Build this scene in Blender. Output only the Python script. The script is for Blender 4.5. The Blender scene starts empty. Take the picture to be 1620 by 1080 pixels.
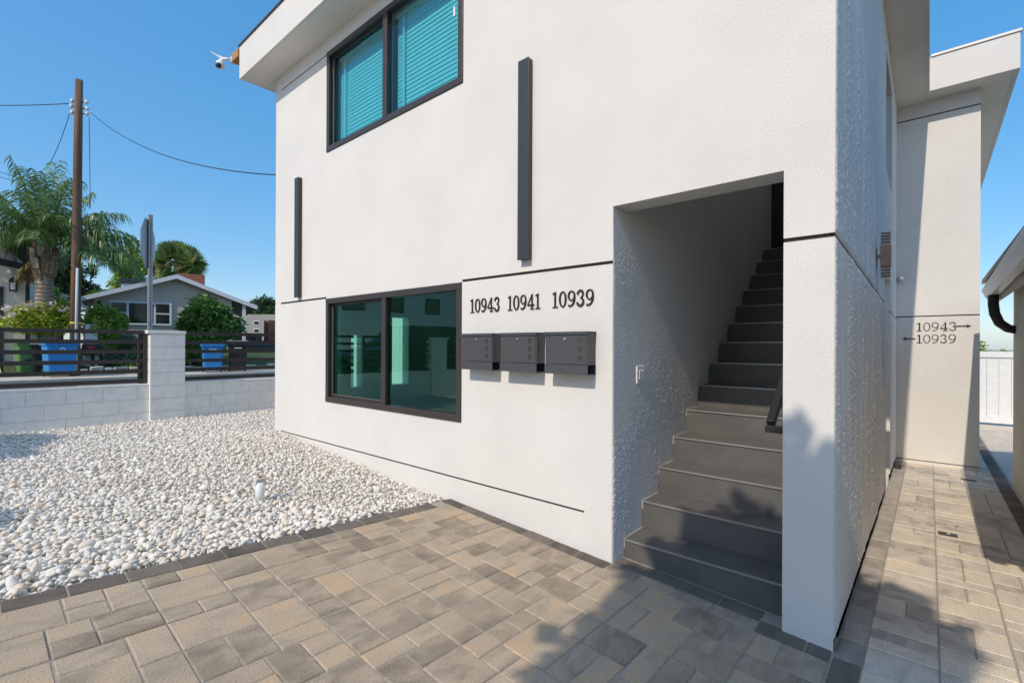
import bpy, bmesh, math, random
import numpy as np
from mathutils import Vector, Matrix
random.seed(7); RNG = np.random.default_rng(7)
sc = bpy.context.scene
COL = sc.collection
R = math.radians

# ------------------------------------------------------------------ camera
CAM = Vector((0.0, -2.8, 1.12))
YAW = math.atan2(879, 762)            # angle between the view axis and the facade
FW = Vector((-math.cos(YAW), math.sin(YAW), 0)); RT = Vector((math.sin(YAW), math.cos(YAW), 0))
cam = bpy.data.cameras.new('camera'); camo = bpy.data.objects.new('camera', cam); COL.objects.link(camo)
ROLL = R(0.25)
up = Vector((0, 0, 1))
xr = RT * math.cos(ROLL) + up * math.sin(ROLL); yu = up * math.cos(ROLL) - RT * math.sin(ROLL)
camo.matrix_world = Matrix(((xr.x, yu.x, -FW.x, CAM.x), (xr.y, yu.y, -FW.y, CAM.y), (xr.z, yu.z, -FW.z, CAM.z), (0, 0, 0, 1)))
cam.sensor_width = 36; cam.lens = 762 / 1620 * 36
cam.shift_y = (548 - 540) / 1620
cam.clip_start = 0.02; cam.clip_end = 3000
sc.camera = camo

# ------------------------------------------------------------------ sky, sun, exposure
SUNV = Vector((0.045, -1.0, 0.92)).normalized()       # direction towards the sun
ELEV = math.asin(SUNV.z); AZ = math.atan2(SUNV.x, SUNV.y)
w = bpy.data.worlds.new('World'); sc.world = w; w.use_nodes = True
nt = w.node_tree; bg = nt.nodes['Background']
sky = nt.nodes.new('ShaderNodeTexSky'); sky.sky_type = 'NISHITA'; sky.sun_disc = False
sky.sun_elevation = ELEV; sky.sun_rotation = AZ
sky.air_density = 1.0; sky.dust_density = 1.3; sky.ozone_density = 6.0; sky.altitude = 300
hs = nt.nodes.new('ShaderNodeHueSaturation'); hs.inputs['Saturation'].default_value = 1.86; hs.inputs['Value'].default_value = 2.85
gm = nt.nodes.new('ShaderNodeGamma'); gm.inputs[1].default_value = 0.46
nt.links.new(sky.outputs[0], gm.inputs[0]); nt.links.new(gm.outputs[0], hs.inputs['Color'])
nt.links.new(hs.outputs[0], bg.inputs[0]); bg.inputs[1].default_value = 0.15
sun = bpy.data.lights.new('sun', 'SUN'); sun.energy = 3.15; sun.angle = R(0.5); sun.color = (1.0, 0.885, 0.745)
suno = bpy.data.objects.new('sun', sun); COL.objects.link(suno)
suno.rotation_euler = SUNV.to_track_quat('Z', 'Y').to_euler()
suno.location = (0, -10, 12)
sc.view_settings.view_transform = 'Standard'; sc.view_settings.look = 'None'
sc.view_settings.exposure = 0.02; sc.view_settings.gamma = 1.0; sc.view_settings.use_curve_mapping = False
sc.render.engine = 'CYCLES'
sc.cycles.use_denoising = True
sc.cycles.max_bounces = 10; sc.cycles.diffuse_bounces = 7; sc.cycles.transparent_max_bounces = 24
sc.cycles.caustics_reflective = False; sc.cycles.caustics_refractive = False

# ------------------------------------------------------------------ helpers: materials
def mat(name):
    m = bpy.data.materials.new(name); m.use_nodes = True
    n = m.node_tree.nodes; b = n['Principled BSDF']
    return m, m.node_tree, b
def N(nt, t, **kw):
    n = nt.nodes.new(t)
    for k, v in kw.items(): setattr(n, k, v)
    return n
def coords(nt, space='Object', scale=None):
    if space == 'World':
        g = N(nt, 'ShaderNodeNewGeometry'); out = g.outputs['Position']
    else:
        out = N(nt, 'ShaderNodeTexCoord').outputs['Object']
    if scale is not None:
        mp = N(nt, 'ShaderNodeMapping'); mp.inputs['Scale'].default_value = scale
        nt.links.new(out, mp.inputs[0]); out = mp.outputs[0]
    return out
def noise(nt, vec, scale, detail=3, rough=0.55, dist=0.0):
    n = N(nt, 'ShaderNodeTexNoise'); n.inputs['Scale'].default_value = scale
    n.inputs['Detail'].default_value = detail; n.inputs['Roughness'].default_value = rough
    n.inputs['Distortion'].default_value = dist
    nt.links.new(vec, n.inputs['Vector']); return n.outputs['Fac']
def ramp(nt, fac, stops):
    r = N(nt, 'ShaderNodeValToRGB'); cr = r.color_ramp
    while len(cr.elements) < len(stops): cr.elements.new(0.5)
    for e, (p, c) in zip(cr.elements, stops):
        e.position = p; e.color = (*c, 1) if len(c) == 3 else c
    nt.links.new(fac, r.inputs[0]); return r.outputs[0]
def mixc(nt, fac, a, b, mode='MIX'):
    m = N(nt, 'ShaderNodeMix', data_type='RGBA', blend_type=mode)
    if isinstance(fac, (int, float)): m.inputs[0].default_value = fac
    else: nt.links.new(fac, m.inputs[0])
    for i, v in ((6, a), (7, b)):
        if isinstance(v, tuple): m.inputs[i].default_value = (*v, 1) if len(v) == 3 else v
        else: nt.links.new(v, m.inputs[i])
    return m.outputs[2]
def bump(nt, h, dist, strength=1.0, prev=None):
    b = N(nt, 'ShaderNodeBump'); b.inputs['Distance'].default_value = dist; b.inputs['Strength'].default_value = strength
    nt.links.new(h, b.inputs['Height'])
    if prev is not None: nt.links.new(prev, b.inputs['Normal'])
    return b.outputs[0]

def m_stucco(name, col, grain=0.0017, wave=0.004, wscale=(5, 5, 1.6), gscale=135, mott=0.035):
    m, t, b = mat(name); v = coords(t, 'World')
    big = noise(t, v, 1.3, 4, 0.6)
    c = ramp(t, big, [(0.3, tuple(x * (1 - mott * 1.6) for x in col)), (0.7, tuple(min(1, x * (1 + mott)) for x in col))])
    g = noise(t, v, gscale, 2, 0.6)
    c2 = mixc(t, 0.30, c, ramp(t, g, [(0.3, (0.45, 0.45, 0.45)), (0.62, (1, 1, 1))]), 'MULTIPLY')
    t.links.new(c2, b.inputs['Base Color']); b.inputs['Roughness'].default_value = 0.92
    b.inputs['Specular IOR Level'].default_value = 0.25
    wv = noise(t, coords(t, 'World', wscale), 1.0, 3, 0.5)
    n1 = bump(t, wv, wave, 1.0)
    n2 = bump(t, g, grain, 1.0, n1)
    t.links.new(n2, b.inputs['Normal'])
    return m
def m_plain(name, col, rough=0.5, metal=0.0, var=0.06, nscale=8, grain=0.0, gscale=200, spec=0.5):
    m, t, b = mat(name); v = coords(t, 'World')
    f = noise(t, v, nscale, 5, 0.6)
    c = ramp(t, f, [(0.25, tuple(x * (1 - var) for x in col)), (0.75, tuple(min(1, x * (1 + var)) for x in col))])
    t.links.new(c, b.inputs['Base Color']); b.inputs['Metallic'].default_value = metal
    b.inputs['Specular IOR Level'].default_value = spec
    rr = N(t, 'ShaderNodeMapRange'); t.links.new(f, rr.inputs[0])
    rr.inputs[3].default_value = max(0.03, rough - 0.07); rr.inputs[4].default_value = min(1, rough + 0.07)
    t.links.new(rr.outputs[0], b.inputs['Roughness'])
    if grain > 0:
        t.links.new(bump(t, noise(t, v, gscale, 2), grain), b.inputs['Normal'])
    return m
def m_random(name, cols, rough=0.85, grain=0.001, gscale=120, source='island', streak=None, spec=0.3, fine=0.25):
    """colour picked per loose piece (island) or per object, with grain"""
    m, t, b = mat(name)
    if source == 'island': rnd = N(t, 'ShaderNodeNewGeometry').outputs['Random Per Island']
    else: rnd = N(t, 'ShaderNodeObjectInfo').outputs['Random']
    k = len(cols)
    c = ramp(t, rnd, [(i / max(1, k - 1), col) for i, col in enumerate(cols)])
    v = coords(t, 'World')
    g = noise(t, v, gscale, 4, 0.65)
    c = mixc(t, fine, c, ramp(t, g, [(0.3, (0.35, 0.35, 0.35)), (0.65, (1, 1, 1))]), 'MULTIPLY')
    t.links.new(c, b.inputs['Base Color']); b.inputs['Roughness'].default_value = rough
    b.inputs['Specular IOR Level'].default_value = spec
    if grain: t.links.new(bump(t, g, grain), b.inputs['Normal'])
    return m
def m_leaf(name, cols, trans=0.35, rough=0.45):
    m, t, b = mat(name)
    rnd = N(t, 'ShaderNodeNewGeometry').outputs['Random Per Island']
    k = len(cols)
    c = ramp(t, rnd, [(i / max(1, k - 1), col) for i, col in enumerate(cols)])
    t.links.new(c, b.inputs['Base Color']); b.inputs['Roughness'].default_value = rough
    b.inputs['Specular IOR Level'].default_value = 0.4
    tr = N(t, 'ShaderNodeBsdfTranslucent'); t.links.new(c, tr.inputs[0])
    ms = N(t, 'ShaderNodeMixShader'); ms.inputs[0].default_value = trans
    t.links.new(b.outputs[0], ms.inputs[1]); t.links.new(tr.outputs[0], ms.inputs[2])
    t.links.new(ms.outputs[0], t.nodes['Material Output'].inputs[0])
    return m
def m_glass(name, tint, refl=0.06, boost=1.0, rc=(0.95, 1.0, 0.97)):
    m = bpy.data.materials.new(name); m.use_nodes = True; t = m.node_tree
    t.nodes.remove(t.nodes['Principled BSDF'])
    tr = N(t, 'ShaderNodeBsdfTransparent'); tr.inputs[0].default_value = (*tint, 1)
    gl = N(t, 'ShaderNodeBsdfGlossy'); gl.inputs['Roughness'].default_value = 0.0
    gl.inputs['Color'].default_value = (*rc, 1)
    v = coords(t, 'World')
    t.links.new(bump(t, noise(t, v, 1.6, 1), 0.0016), gl.inputs['Normal'])
    fr = N(t, 'ShaderNodeFresnel'); fr.inputs[0].default_value = 1.5
    ma = N(t, 'ShaderNodeMath', operation='MULTIPLY_ADD'); ma.inputs[1].default_value = boost; ma.inputs[2].default_value = refl
    ma.use_clamp = True
    t.links.new(fr.outputs[0], ma.inputs[0])
    bf = N(t, 'ShaderNodeNewGeometry'); iv = N(t, 'ShaderNodeMath', operation='SUBTRACT'); iv.inputs[0].default_value = 1.0; t.links.new(bf.outputs['Backfacing'], iv.inputs[1])
    mu = N(t, 'ShaderNodeMath', operation='MULTIPLY'); t.links.new(ma.outputs[0], mu.inputs[0]); t.links.new(iv.outputs[0], mu.inputs[1])
    ms = N(t, 'ShaderNodeMixShader'); t.links.new(mu.outputs[0], ms.inputs[0])
    t.links.new(tr.outputs[0], ms.inputs[1]); t.links.new(gl.outputs[0], ms.inputs[2])
    t.links.new(ms.outputs[0], t.nodes['Material Output'].inputs[0])
    return m
def m_paver(name, lo, mid, hi, streak=0.7):
    """blended concrete paver: colour runs in soft streaks along the paver, differs per paver"""
    m, t, b = mat(name)
    oi = N(t, 'ShaderNodeObjectInfo'); tc = N(t, 'ShaderNodeTexCoord')
    off = N(t, 'ShaderNodeVectorMath', operation='SCALE'); off.inputs[3].default_value = 40.0
    cb = N(t, 'ShaderNodeCombineXYZ')
    t.links.new(oi.outputs['Random'], cb.inputs[0]); t.links.new(oi.outputs['Random'], cb.inputs[1])
    t.links.new(cb.outputs[0], off.inputs[0])
    ad = N(t, 'ShaderNodeVectorMath', operation='ADD')
    t.links.new(tc.outputs['Object'], ad.inputs[0]); t.links.new(off.outputs[0], ad.inputs[1])
    mp = N(t, 'ShaderNodeMapping'); mp.inputs['Scale'].default_value = (7.5, 3.6, 5)
    t.links.new(ad.outputs[0], mp.inputs[0])
    f = noise(t, mp.outputs[0], 1.0, 4, 0.6, 0.6)
    sub = N(t, 'ShaderNodeMath', operation='ADD')
    mr = N(t, 'ShaderNodeMapRange'); mr.inputs[3].default_value = -0.19; mr.inputs[4].default_value = 0.17
    t.links.new(oi.outputs['Random'], mr.inputs[0])
    t.links.new(f, sub.inputs[0]); t.links.new(mr.outputs[0], sub.inputs[1])
    c = ramp(t, sub.outputs[0], [(0.22, lo), (0.42, mid[0]), (0.55, mid[1]), (0.78, hi)])
    g = noise(t, ad.outputs[0], 150, 4, 0.7)
    c = mixc(t, 0.62, c, ramp(t, g, [(0.32, (0.34, 0.33, 0.32)), (0.58, (1.08, 1.08, 1.08))]), 'MULTIPLY')
    st = noise(t, coords(t, 'World'), 2.2, 5, 0.65)
    c = mixc(t, 0.35, c, ramp(t, st, [(0.35, (0.72, 0.70, 0.68)), (0.6, (1, 1, 1))]), 'MULTIPLY')
    t.links.new(c, b.inputs['Base Color']); b.inputs['Roughness'].default_value = 0.85
    b.inputs['Specular IOR Level'].default_value = 0.3
    n1 = bump(t, f, 0.0015); t.links.new(bump(t, g, 0.0012, 1.0, n1), b.inputs['Normal'])
    return m

M = {}
M['stucco'] = m_stucco('white_stucco', (0.78, 0.757, 0.718))
M['stucco_side'] = m_stucco('white_stucco_raked', (0.78, 0.757, 0.718), grain=0.0030, wave=0.010, wscale=(4, 7, 1.0), gscale=190)
M['stucco_fine'] = m_stucco('white_stucco_coat', (0.78, 0.757, 0.718), grain=0.0003, wave=0.0003)
M['stucco_fine'].node_tree.nodes['Principled BSDF'].inputs['Specular IOR Level'].default_value = 0.0
M['stucco_cream'] = m_stucco('cream_stucco', (0.744, 0.684, 0.564), grain=0.001)
M['soffit'] = m_stucco('soffit_stucco', (0.84, 0.81, 0.75), grain=0.0006, wave=0.001)
M['groove'] = m_plain('dark_reveal', (0.035, 0.03, 0.028), 0.6)
M['bronze'] = m_plain('bronze_aluminium', (0.050, 0.040, 0.036), 0.42, 0.0, 0.10, 20)
M['slate_metal'] = m_plain('slate_metal', (0.042, 0.045, 0.050), 0.42, 0.0, 0.08, 14)
M['black_metal'] = m_plain('black_metal', (0.018, 0.018, 0.018), 0.45, 0.0, 0.15, 12)
M['box_metal'] = m_plain('mailbox_paint', (0.072, 0.074, 0.078), 0.42, 0.0, 0.10, 30, 0.0002, 700)
M['box_glass'] = m_plain('mailbox_window', (0.055, 0.052, 0.045), 0.12)
M['void'] = m_plain('unlit_cavity', (0.01, 0.01, 0.01), 0.9)
M['chrome'] = m_plain('chrome', (0.75, 0.75, 0.74), 0.16, 1.0)
M['glass_low'] = m_glass('green_window_glass', (0.52, 0.86, 0.74), 0.08, 1.25, (0.62, 1.0, 0.84))
M['glass_up'] = m_glass('teal_window_glass', (0.56, 0.88, 0.92), 0.03, 0.9)
M['glass_dark'] = m_glass('far_window_glass', (0.10, 0.12, 0.12), 0.05, 1.0)
M['blind'] = m_plain('blind_slat', (0.78, 0.79, 0.77), 0.5)
M['frosted'] = m_leaf('frosted_fill_panel', [(0.88, 0.86, 0.80), (0.88, 0.86, 0.80)], 0.9, 0.8)  # diffusing sheet added to brighten the stairwell
M['room'] = m_plain('room_wall', (0.66, 0.66, 0.63), 0.9)
M['room_floor'] = m_plain('room_floor', (0.36, 0.28, 0.20), 0.4)
M['tile'] = m_plain('stair_tile', (0.125, 0.120, 0.114), 0.34, 0.0, 0.16, 5, 0.0003, 300)
M['trim'] = m_plain('nosing_trim', (0.40, 0.385, 0.36), 0.35, 0.5)
M['grout'] = m_plain('grout', (0.45, 0.42, 0.38), 0.9)
M['white_plastic'] = m_plain('white_plastic', (0.78, 0.78, 0.77), 0.35)
M['paver'] = m_paver('blended_paver', (0.292, 0.234, 0.175), ((0.438, 0.356, 0.260), (0.512, 0.416, 0.303)), (0.610, 0.439, 0.276))
M['paver_path'] = m_paver('blended_path_paver', (0.451, 0.396, 0.341), ((0.653, 0.575, 0.484), (0.754, 0.662, 0.555)), (0.827, 0.728, 0.539))
M['paver_dark'] = m_paver('charcoal_paver', (0.116, 0.100, 0.084), ((0.161, 0.137, 0.114), (0.192, 0.166, 0.136)), (0.232, 0.199, 0.163))
M['paver_dark2'] = m_paver('grey_paver', (0.315, 0.281, 0.242), ((0.420, 0.377, 0.323), (0.480, 0.432, 0.370)), (0.555, 0.497, 0.423))
M['sand'] = m_plain('joint_sand', (0.36, 0.325, 0.27), 0.95, 0, 0.25, 40, 0.002, 250)
M['soil'] = m_plain('soil', (0.55, 0.52, 0.47), 0.95, 0, 0.3, 12, 0.004, 90)
M['pebble'] = m_random('white_pebble', [(0.817, 0.795, 0.722), (0.817, 0.758, 0.642), (0.817, 0.795, 0.757), (0.747, 0.628, 0.501), (0.817, 0.795, 0.737), (0.649, 0.612, 0.548), (0.817, 0.795, 0.698), (0.817, 0.795, 0.757), (0.782, 0.681, 0.556), (0.817, 0.795, 0.754)], 0.7, 0.0012, 90, spec=0.35, fine=0.12)
M['block'] = m_plain('painted_block', (0.827, 0.814, 0.775), 0.85, 0, 0.10, 9, 0.004, 70)
M['mortar'] = m_plain('block_mortar', (0.603, 0.592, 0.568), 0.95, 0, 0.12, 30)
M['fence_metal'] = m_plain('dark_slat_paint', (0.035, 0.027, 0.022), 0.5, 0, 0.12, 10)
M['asphalt'] = m_plain('asphalt', (0.115, 0.105, 0.095), 0.9, 0, 0.25, 1.5, 0.004, 80)
M['concrete'] = m_plain('concrete', (0.56, 0.49, 0.40), 0.9, 0, 0.12, 3, 0.002, 60)
M['grass'] = m_plain('lawn', (0.06, 0.10, 0.03), 0.95, 0, 0.5, 9, 0.03, 40)
M['dirt'] = m_plain('dry_hill', (0.34, 0.28, 0.19), 0.95, 0, 0.35, 0.3, 0.05, 6)
M['wood'] = m_plain('timber_block', (0.42, 0.24, 0.10), 0.8, 0, 0.25, 30)

# ------------------------------------------------------------------ helpers: geometry
def tag(o, label=None, cat=None, group=None, kind=None):
    if label: o['label'] = label
    if cat: o['category'] = cat
    if group: o['group'] = group
    if kind: o['kind'] = kind
    return o
def empty(name, loc=(0, 0, 0), label=None, cat=None, group=None, rz=0.0):
    o = bpy.data.objects.new(name, None); COL.objects.link(o); o.location = loc; o.rotation_euler = (0, 0, rz)
    o.empty_display_size = 0.1
    return tag(o, label, cat, group)
def wloc(o):
    v = Vector((0, 0, 0))
    while o is not None: v += o.location; o = o.parent
    return v
def link(name, me, m, parent=None, smooth=False):
    o = bpy.data.objects.new(name, me); COL.objects.link(o)
    if m is not None:
        for mm in (m if isinstance(m, (list, tuple)) else [m]): me.materials.append(mm)
    if smooth: me.polygons.foreach_set('use_smooth', [True] * len(me.polygons))
    if parent is not None: o.parent = parent
    return o
def obj(name, bm, m, parent=None, smooth=False, local=False, bevel=0.0, seg=2):
    """bm in world coordinates; stored relative to the (unrotated) parent unless local"""
    if bevel:
        bmesh.ops.remove_doubles(bm, verts=bm.verts, dist=1e-5)
        es = [e for e in bm.edges if len(e.link_faces) == 2 and e.calc_face_angle(0) > 0.6]
        bmesh.ops.bevel(bm, geom=es, offset=bevel, segments=seg, affect='EDGES', profile=0.5, clamp_overlap=True)
    if parent is not None and not local:
        bmesh.ops.translate(bm, verts=bm.verts, vec=-wloc(parent))
    me = bpy.data.meshes.new(name); bm.to_mesh(me); bm.free()
    return link(name, me, m, parent, smooth)
def B(): return bmesh.new()
def box(bm, x0, x1, y0, y1, z0, z1, mi=0):
    vs = [bm.verts.new(p) for p in ((x0, y0, z0), (x1, y0, z0), (x1, y1, z0), (x0, y1, z0), (x0, y0, z1), (x1, y0, z1), (x1, y1, z1), (x0, y1, z1))]
    for f in ((3, 2, 1, 0), (4, 5, 6, 7), (0, 1, 5, 4), (1, 2, 6, 5), (2, 3, 7, 6), (3, 0, 4, 7)):
        fc = bm.faces.new([vs[i] for i in f]); fc.material_index = mi
    return vs
def bx(x0, x1, y0, y1, z0, z1):
    bm = B(); box(bm, x0, x1, y0, y1, z0, z1); return bm
def obox(bm, c, ax, ay, az):
    """oriented box: centre and half axes"""
    c, ax, ay, az = map(Vector, (c, ax, ay, az)); vs = []
    for k in (-1, 1):
        for i, j in ((-1, -1), (1, -1), (1, 1), (-1, 1)): vs.append(bm.verts.new(c + ax * i + ay * j + az * k))
    for f in ((3, 2, 1, 0), (4, 5, 6, 7), (0, 1, 5, 4), (1, 2, 6, 5), (2, 3, 7, 6), (3, 0, 4, 7)): bm.faces.new([vs[i] for i in f])
    return vs
def tube(bm, pts, rad, seg=8, cap=True):
    pts = [Vector(p) for p in pts]; n = len(pts)
    rad = rad if isinstance(rad, (list, tuple)) else [rad] * n
    rings = []; prev = None
    for i, p in enumerate(pts):
        d = (pts[min(i + 1, n - 1)] - pts[max(i - 1, 0)]).normalized()
        if prev is None:
            a = Vector((0, 0, 1)) if abs(d.z) < 0.9 else Vector((1, 0, 0)); u = d.cross(a).normalized()
        else: u = (prev - d * prev.dot(d)).normalized()
        prev = u; v = d.cross(u)
        rings.append([bm.verts.new(p + (u * math.cos(2 * math.pi * k / seg) + v * math.sin(2 * math.pi * k / seg)) * rad[i]) for k in range(seg)])
    for a, b in zip(rings, rings[1:]):
        for k in range(seg): bm.faces.new((a[k], a[(k + 1) % seg], b[(k + 1) % seg], b[k]))
    if cap: bm.faces.new(rings[0][::-1]); bm.faces.new(rings[-1])
def lathe(bm, c, prof, seg=16, axis='Z'):
    rings = []
    for r, h in prof:
        ring = []
        for k in range(seg):
            a = 2 * math.pi * k / seg; x, y = r * math.cos(a), r * math.sin(a)
            p = {'Z': (x, y, h), 'Y': (x, h, y), 'X': (h, x, y)}[axis]
            ring.append(bm.verts.new(Vector(c) + Vector(p)))
        rings.append(ring)
    for a, b in zip(rings, rings[1:]):
        for k in range(seg): bm.faces.new((a[k], a[(k + 1) % seg], b[(k + 1) % seg], b[k]))
    bm.faces.new(rings[0]); bm.faces.new(rings[-1])
    bmesh.ops.recalc_face_normals(bm, faces=bm.faces)
def prism(bm, poly, vec):
    a = [bm.verts.new(p) for p in poly]; b = [bm.verts.new(Vector(p) + Vector(vec)) for p in poly]
    bm.faces.new(a); bm.faces.new(b[::-1]); n = len(a)
    for i in range(n): bm.faces.new((a[i], b[i], b[(i + 1) % n], a[(i + 1) % n]))
    bmesh.ops.recalc_face_normals(bm, faces=bm.faces)
def mesh_np(name, verts, faces, m, parent=None, smooth=False):
    """verts (n,3), faces (k, 3 or 4) as arrays"""
    me = bpy.data.meshes.new(name); verts = np.asarray(verts, np.float32); faces = np.asarray(faces, np.int32)
    k = faces.shape[1]
    me.vertices.add(len(verts)); me.vertices.foreach_set('co', verts.ravel())
    me.loops.add(faces.size); me.loops.foreach_set('vertex_index', faces.ravel())
    me.polygons.add(len(faces)); me.polygons.foreach_set('loop_start', np.arange(0, faces.size, k, dtype=np.int32))
    me.polygons.foreach_set('loop_total', np.full(len(faces), k, np.int32))
    me.update(calc_edges=True)
    if smooth: me.polygons.foreach_set('use_smooth', np.ones(len(faces), bool))
    return link(name, me, m, parent)
def gridwall(us, vs, depth, frame, T=0.2, ends=(True, True)):
    """wall face cut in cells; depth(uc, vc) gives the recess (None = opening through thickness T).
    frame(u, v, d) -> point. material 0 wall, 1 groove"""
    us = sorted(set(us)); vs = sorted(set(vs)); bm = B()
    P = lambda u, v, d: bm.verts.new(frame(u, v, d))
    nu, nv = len(us) - 1, len(vs) - 1
    D = [[depth((us[i] + us[i + 1]) / 2, (vs[j] + vs[j + 1]) / 2) for j in range(nv)] for i in range(nu)]
    dd = lambda i, j: (T if D[i][j] is None else D[i][j]) if 0 <= i < nu and 0 <= j < nv else T
    for i in range(nu):
        for j in range(nv):
            d = D[i][j]; u0, u1, v0, v1 = us[i], us[i + 1], vs[j], vs[j + 1]
            if d is not None:
                f = bm.faces.new((P(u0, v0, d), P(u1, v0, d), P(u1, v1, d), P(u0, v1, d)))
                f.material_index = 1 if 0.001 < d < 0.05 else 0
    for i in range(-1, nu):
        if (i == -1 and not ends[0]) or (i == nu - 1 and not ends[1]): continue
        for j in range(nv):
            a, b = dd(i, j), dd(i + 1, j)
            if abs(a - b) > 1e-6:
                u = us[i + 1]; bm.faces.new((P(u, vs[j], a), P(u, vs[j], b), P(u, vs[j + 1], b), P(u, vs[j + 1], a)))
    for i in range(nu):
        for j in range(-1, nv):
            a, b = dd(i, j), dd(i, j + 1)
            if abs(a - b) > 1e-6:
                v = vs[j + 1]; bm.faces.new((P(us[i], v, a), P(us[i], v, b), P(us[i + 1], v, b), P(us[i + 1], v, a)))
    bmesh.ops.remove_doubles(bm, verts=bm.verts, dist=1e-5)
    bmesh.ops.recalc_face_normals(bm, faces=bm.faces)
    return bm
def copy_tree(o, parent=None):
    c = o.copy(); COL.objects.link(c); c.parent = parent
    for ch in list(o.children): copy_tree(ch, c)
    return c

# ------------------------------------------------------------------ the ground
XB = -3.13                                     # outer edge of the paver border against the gravel
def gz(X, Y):
    if X > -0.35: return -0.3553 - 0.015 * Y
    k = min(1.0, (X + 0.35) / -2.78); c = -0.015 - 0.05 * k
    if X < XB:
        zz = -0.3755 + 0.058 * 3.13 + Y * c; t = min(1.0, (XB - X) / 3.5); t = t * t * (3 - 2 * t)
        return zz * (1 - t)
    return -0.3755 - 0.058 * X + Y * c
def sheet(name, xs, ys, dz, m, kind='structure', parent=None, zf=None):
    zf = zf or gz
    v = [(x, y, zf(x, y) + dz) for y in ys for x in xs]; nx = len(xs)
    f = [(j * nx + i, j * nx + i + 1, (j + 1) * nx + i + 1, (j + 1) * nx + i) for j in range(len(ys) - 1) for i in range(nx - 1)]
    o = mesh_np(name, v, f, m, parent); 
    if parent is None: o['kind'] = kind
    return o
lin = lambda a, b, n: list(np.linspace(a, b, n))
# terrain to the horizon, kept below everything that is laid on it
def terrain_z(x, y):
    z = -0.75
    if x < -21: z = -0.25 + min(1.0, (-21 - x) / 5.0) * 0.95
    elif x < -9.5: z = -0.25
    elif x < -8.5: z = -0.75 + (-8.5 - x) * 0.5
    return z
sheet('ground', [-900, -400, -200, -100, -60, -40, -30, -26, -24, -21, -15, -9.5, -9, -8.5, -6, -3, 0, 5, 20, 60, 200, 700],
      [-700, -200, -60, -30, -15, -8, -4, 0, 4, 8, 15, 30, 60, 120, 300, 900], 0, M['dirt'], zf=terrain_z)

# patio: bedding sheet with every paver its own piece
PT = 0.06                                        # paver thickness
patio = sheet('patio', lin(XB, -0.35, 12) , lin(-6.5, 0.16, 14), -0.005, M['sand'])
path = sheet('side_path', [-0.35, -0.1, 0.2, 0.45, 0.72], lin(-6.5, 13, 30), -0.005, M['sand'])
path2 = sheet('rear_paving', [0.72, 1.6, 3.0], lin(5.0, 13, 9), -0.014, M['paver_path'])
PM = {}
def paver_mesh(w, l, t, key, m):
    k = (round(w, 4), round(l, 4), key)
    if k in PM: return PM[k]
    bm = B(); c = 0.0045; hw, hl = w / 2, l / 2
    lo = [bm.verts.new((sx * hw, sy * hl, -t)) for sx, sy in ((-1, -1), (1, -1), (1, 1), (-1, 1))]
    md = [bm.verts.new((sx * hw, sy * hl, -c)) for sx, sy in ((-1, -1), (1, -1), (1, 1), (-1, 1))]
    tp = [bm.verts.new((sx * (hw - c), sy * (hl - c), 0)) for sx, sy in ((-1, -1), (1, -1), (1, 1), (-1, 1))]
    for i in range(4):
        j = (i + 1) % 4
        bm.faces.new((lo[i], lo[j], md[j], md[i])); bm.faces.new((md[i], md[j], tp[j], tp[i]))
    bm.faces.new(tp)
    me = bpy.data.meshes.new('paver'); bm.to_mesh(me); bm.free(); me.materials.append(m); PM[k] = me
    return me
pieces = {}                                       # parent -> list of (distance, name, x, y, w, l, mat key)
def put(par, name, x0, x1, y0, y1, key, gap=0.0055):
    cx, cy = (x0 + x1) / 2, (y0 + y1) / 2
    d = (Vector((cx, cy, 0)) - CAM); vis = d.dot(FW)
    pieces.setdefault(par, []).append((vis, name, cx, cy, x1 - x0 - gap, y1 - y0 - gap, key))
def ashlar(nu, nv, opts, rnd):
    """fill a strip nu wide and nv long with random pieces (u, v, du, dv)"""
    occ = [[False] * nu for _ in range(nv)]; out = []
    for v in range(nv):
        u = 0
        while u < nu:
            if occ[v][u]: u += 1; continue
            run = 0
            while u + run < nu and not occ[v][u + run]: run += 1
            c = [(a, b) for a, b in opts if a <= run and run - a != 1 and all(v + q >= nv or not any(occ[v + q][u:u + a]) for q in range(b))]
            if not c: c = [(run, 1)]
            a, b = rnd.choice(c)
            for q in range(b):
                if v + q < nv:
                    for p in range(a): occ[v + q][u + p] = True
            out.append((u, v, a, min(b, nv - v))); u += a
    return out
rnd = random.Random(21)
# border along the gravel, border along the facade, field
y = -0.005 - 0.2225 * 30 
for i in range(29):
    put(patio, 'border_paver', XB, XB + 0.118, y, y + 0.2225, 'paver_dark'); y += 0.2225
x = XB
while x < -1.57:
    put(patio, 'border_paver', x, min(x + 0.2225, -1.57), -0.112, 0.004, 'paver_dark'); x += 0.2225
x = -1.57
while x < -0.36:
    y0 = -0.112 if x > -0.72 else 0.004
    put(patio, 'border_paver', x, min(x + 0.2225, -0.352), y0 - 0.0, y0 + 0.136, 'paver_dark'); x += 0.2225
opts = [(4, 2), (3, 2), (3, 2), (2, 1), (3, 1), (2, 2), (3, 1), (2, 2), (4, 1), (2, 1)]
CU, CV = 0.5186 / 7, 0.1175
ys0 = -0.112
for s in range(12):
    y1 = ys0 - s * 0.5186
    for (u, v, a, b) in ashlar(7, 23, opts, rnd):
        x0 = XB + 0.118 + v * CV; x1 = x0 + b * CV
        yy0 = y1 - (u + a) * CU; yy1 = y1 - u * CU
        if x0 > -0.36: continue
        x1 = min(x1, -0.352)
        put(patio, 'paver', x0, x1, yy0, yy1, 'paver')
# small pavers between field and first stair riser
x = -1.57
while x < -0.73:
    x1 = min(x + 0.22, -0.72)
    put(patio, 'paver', x, x1, -0.112, 0.004, 'paver'); x = x1
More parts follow.
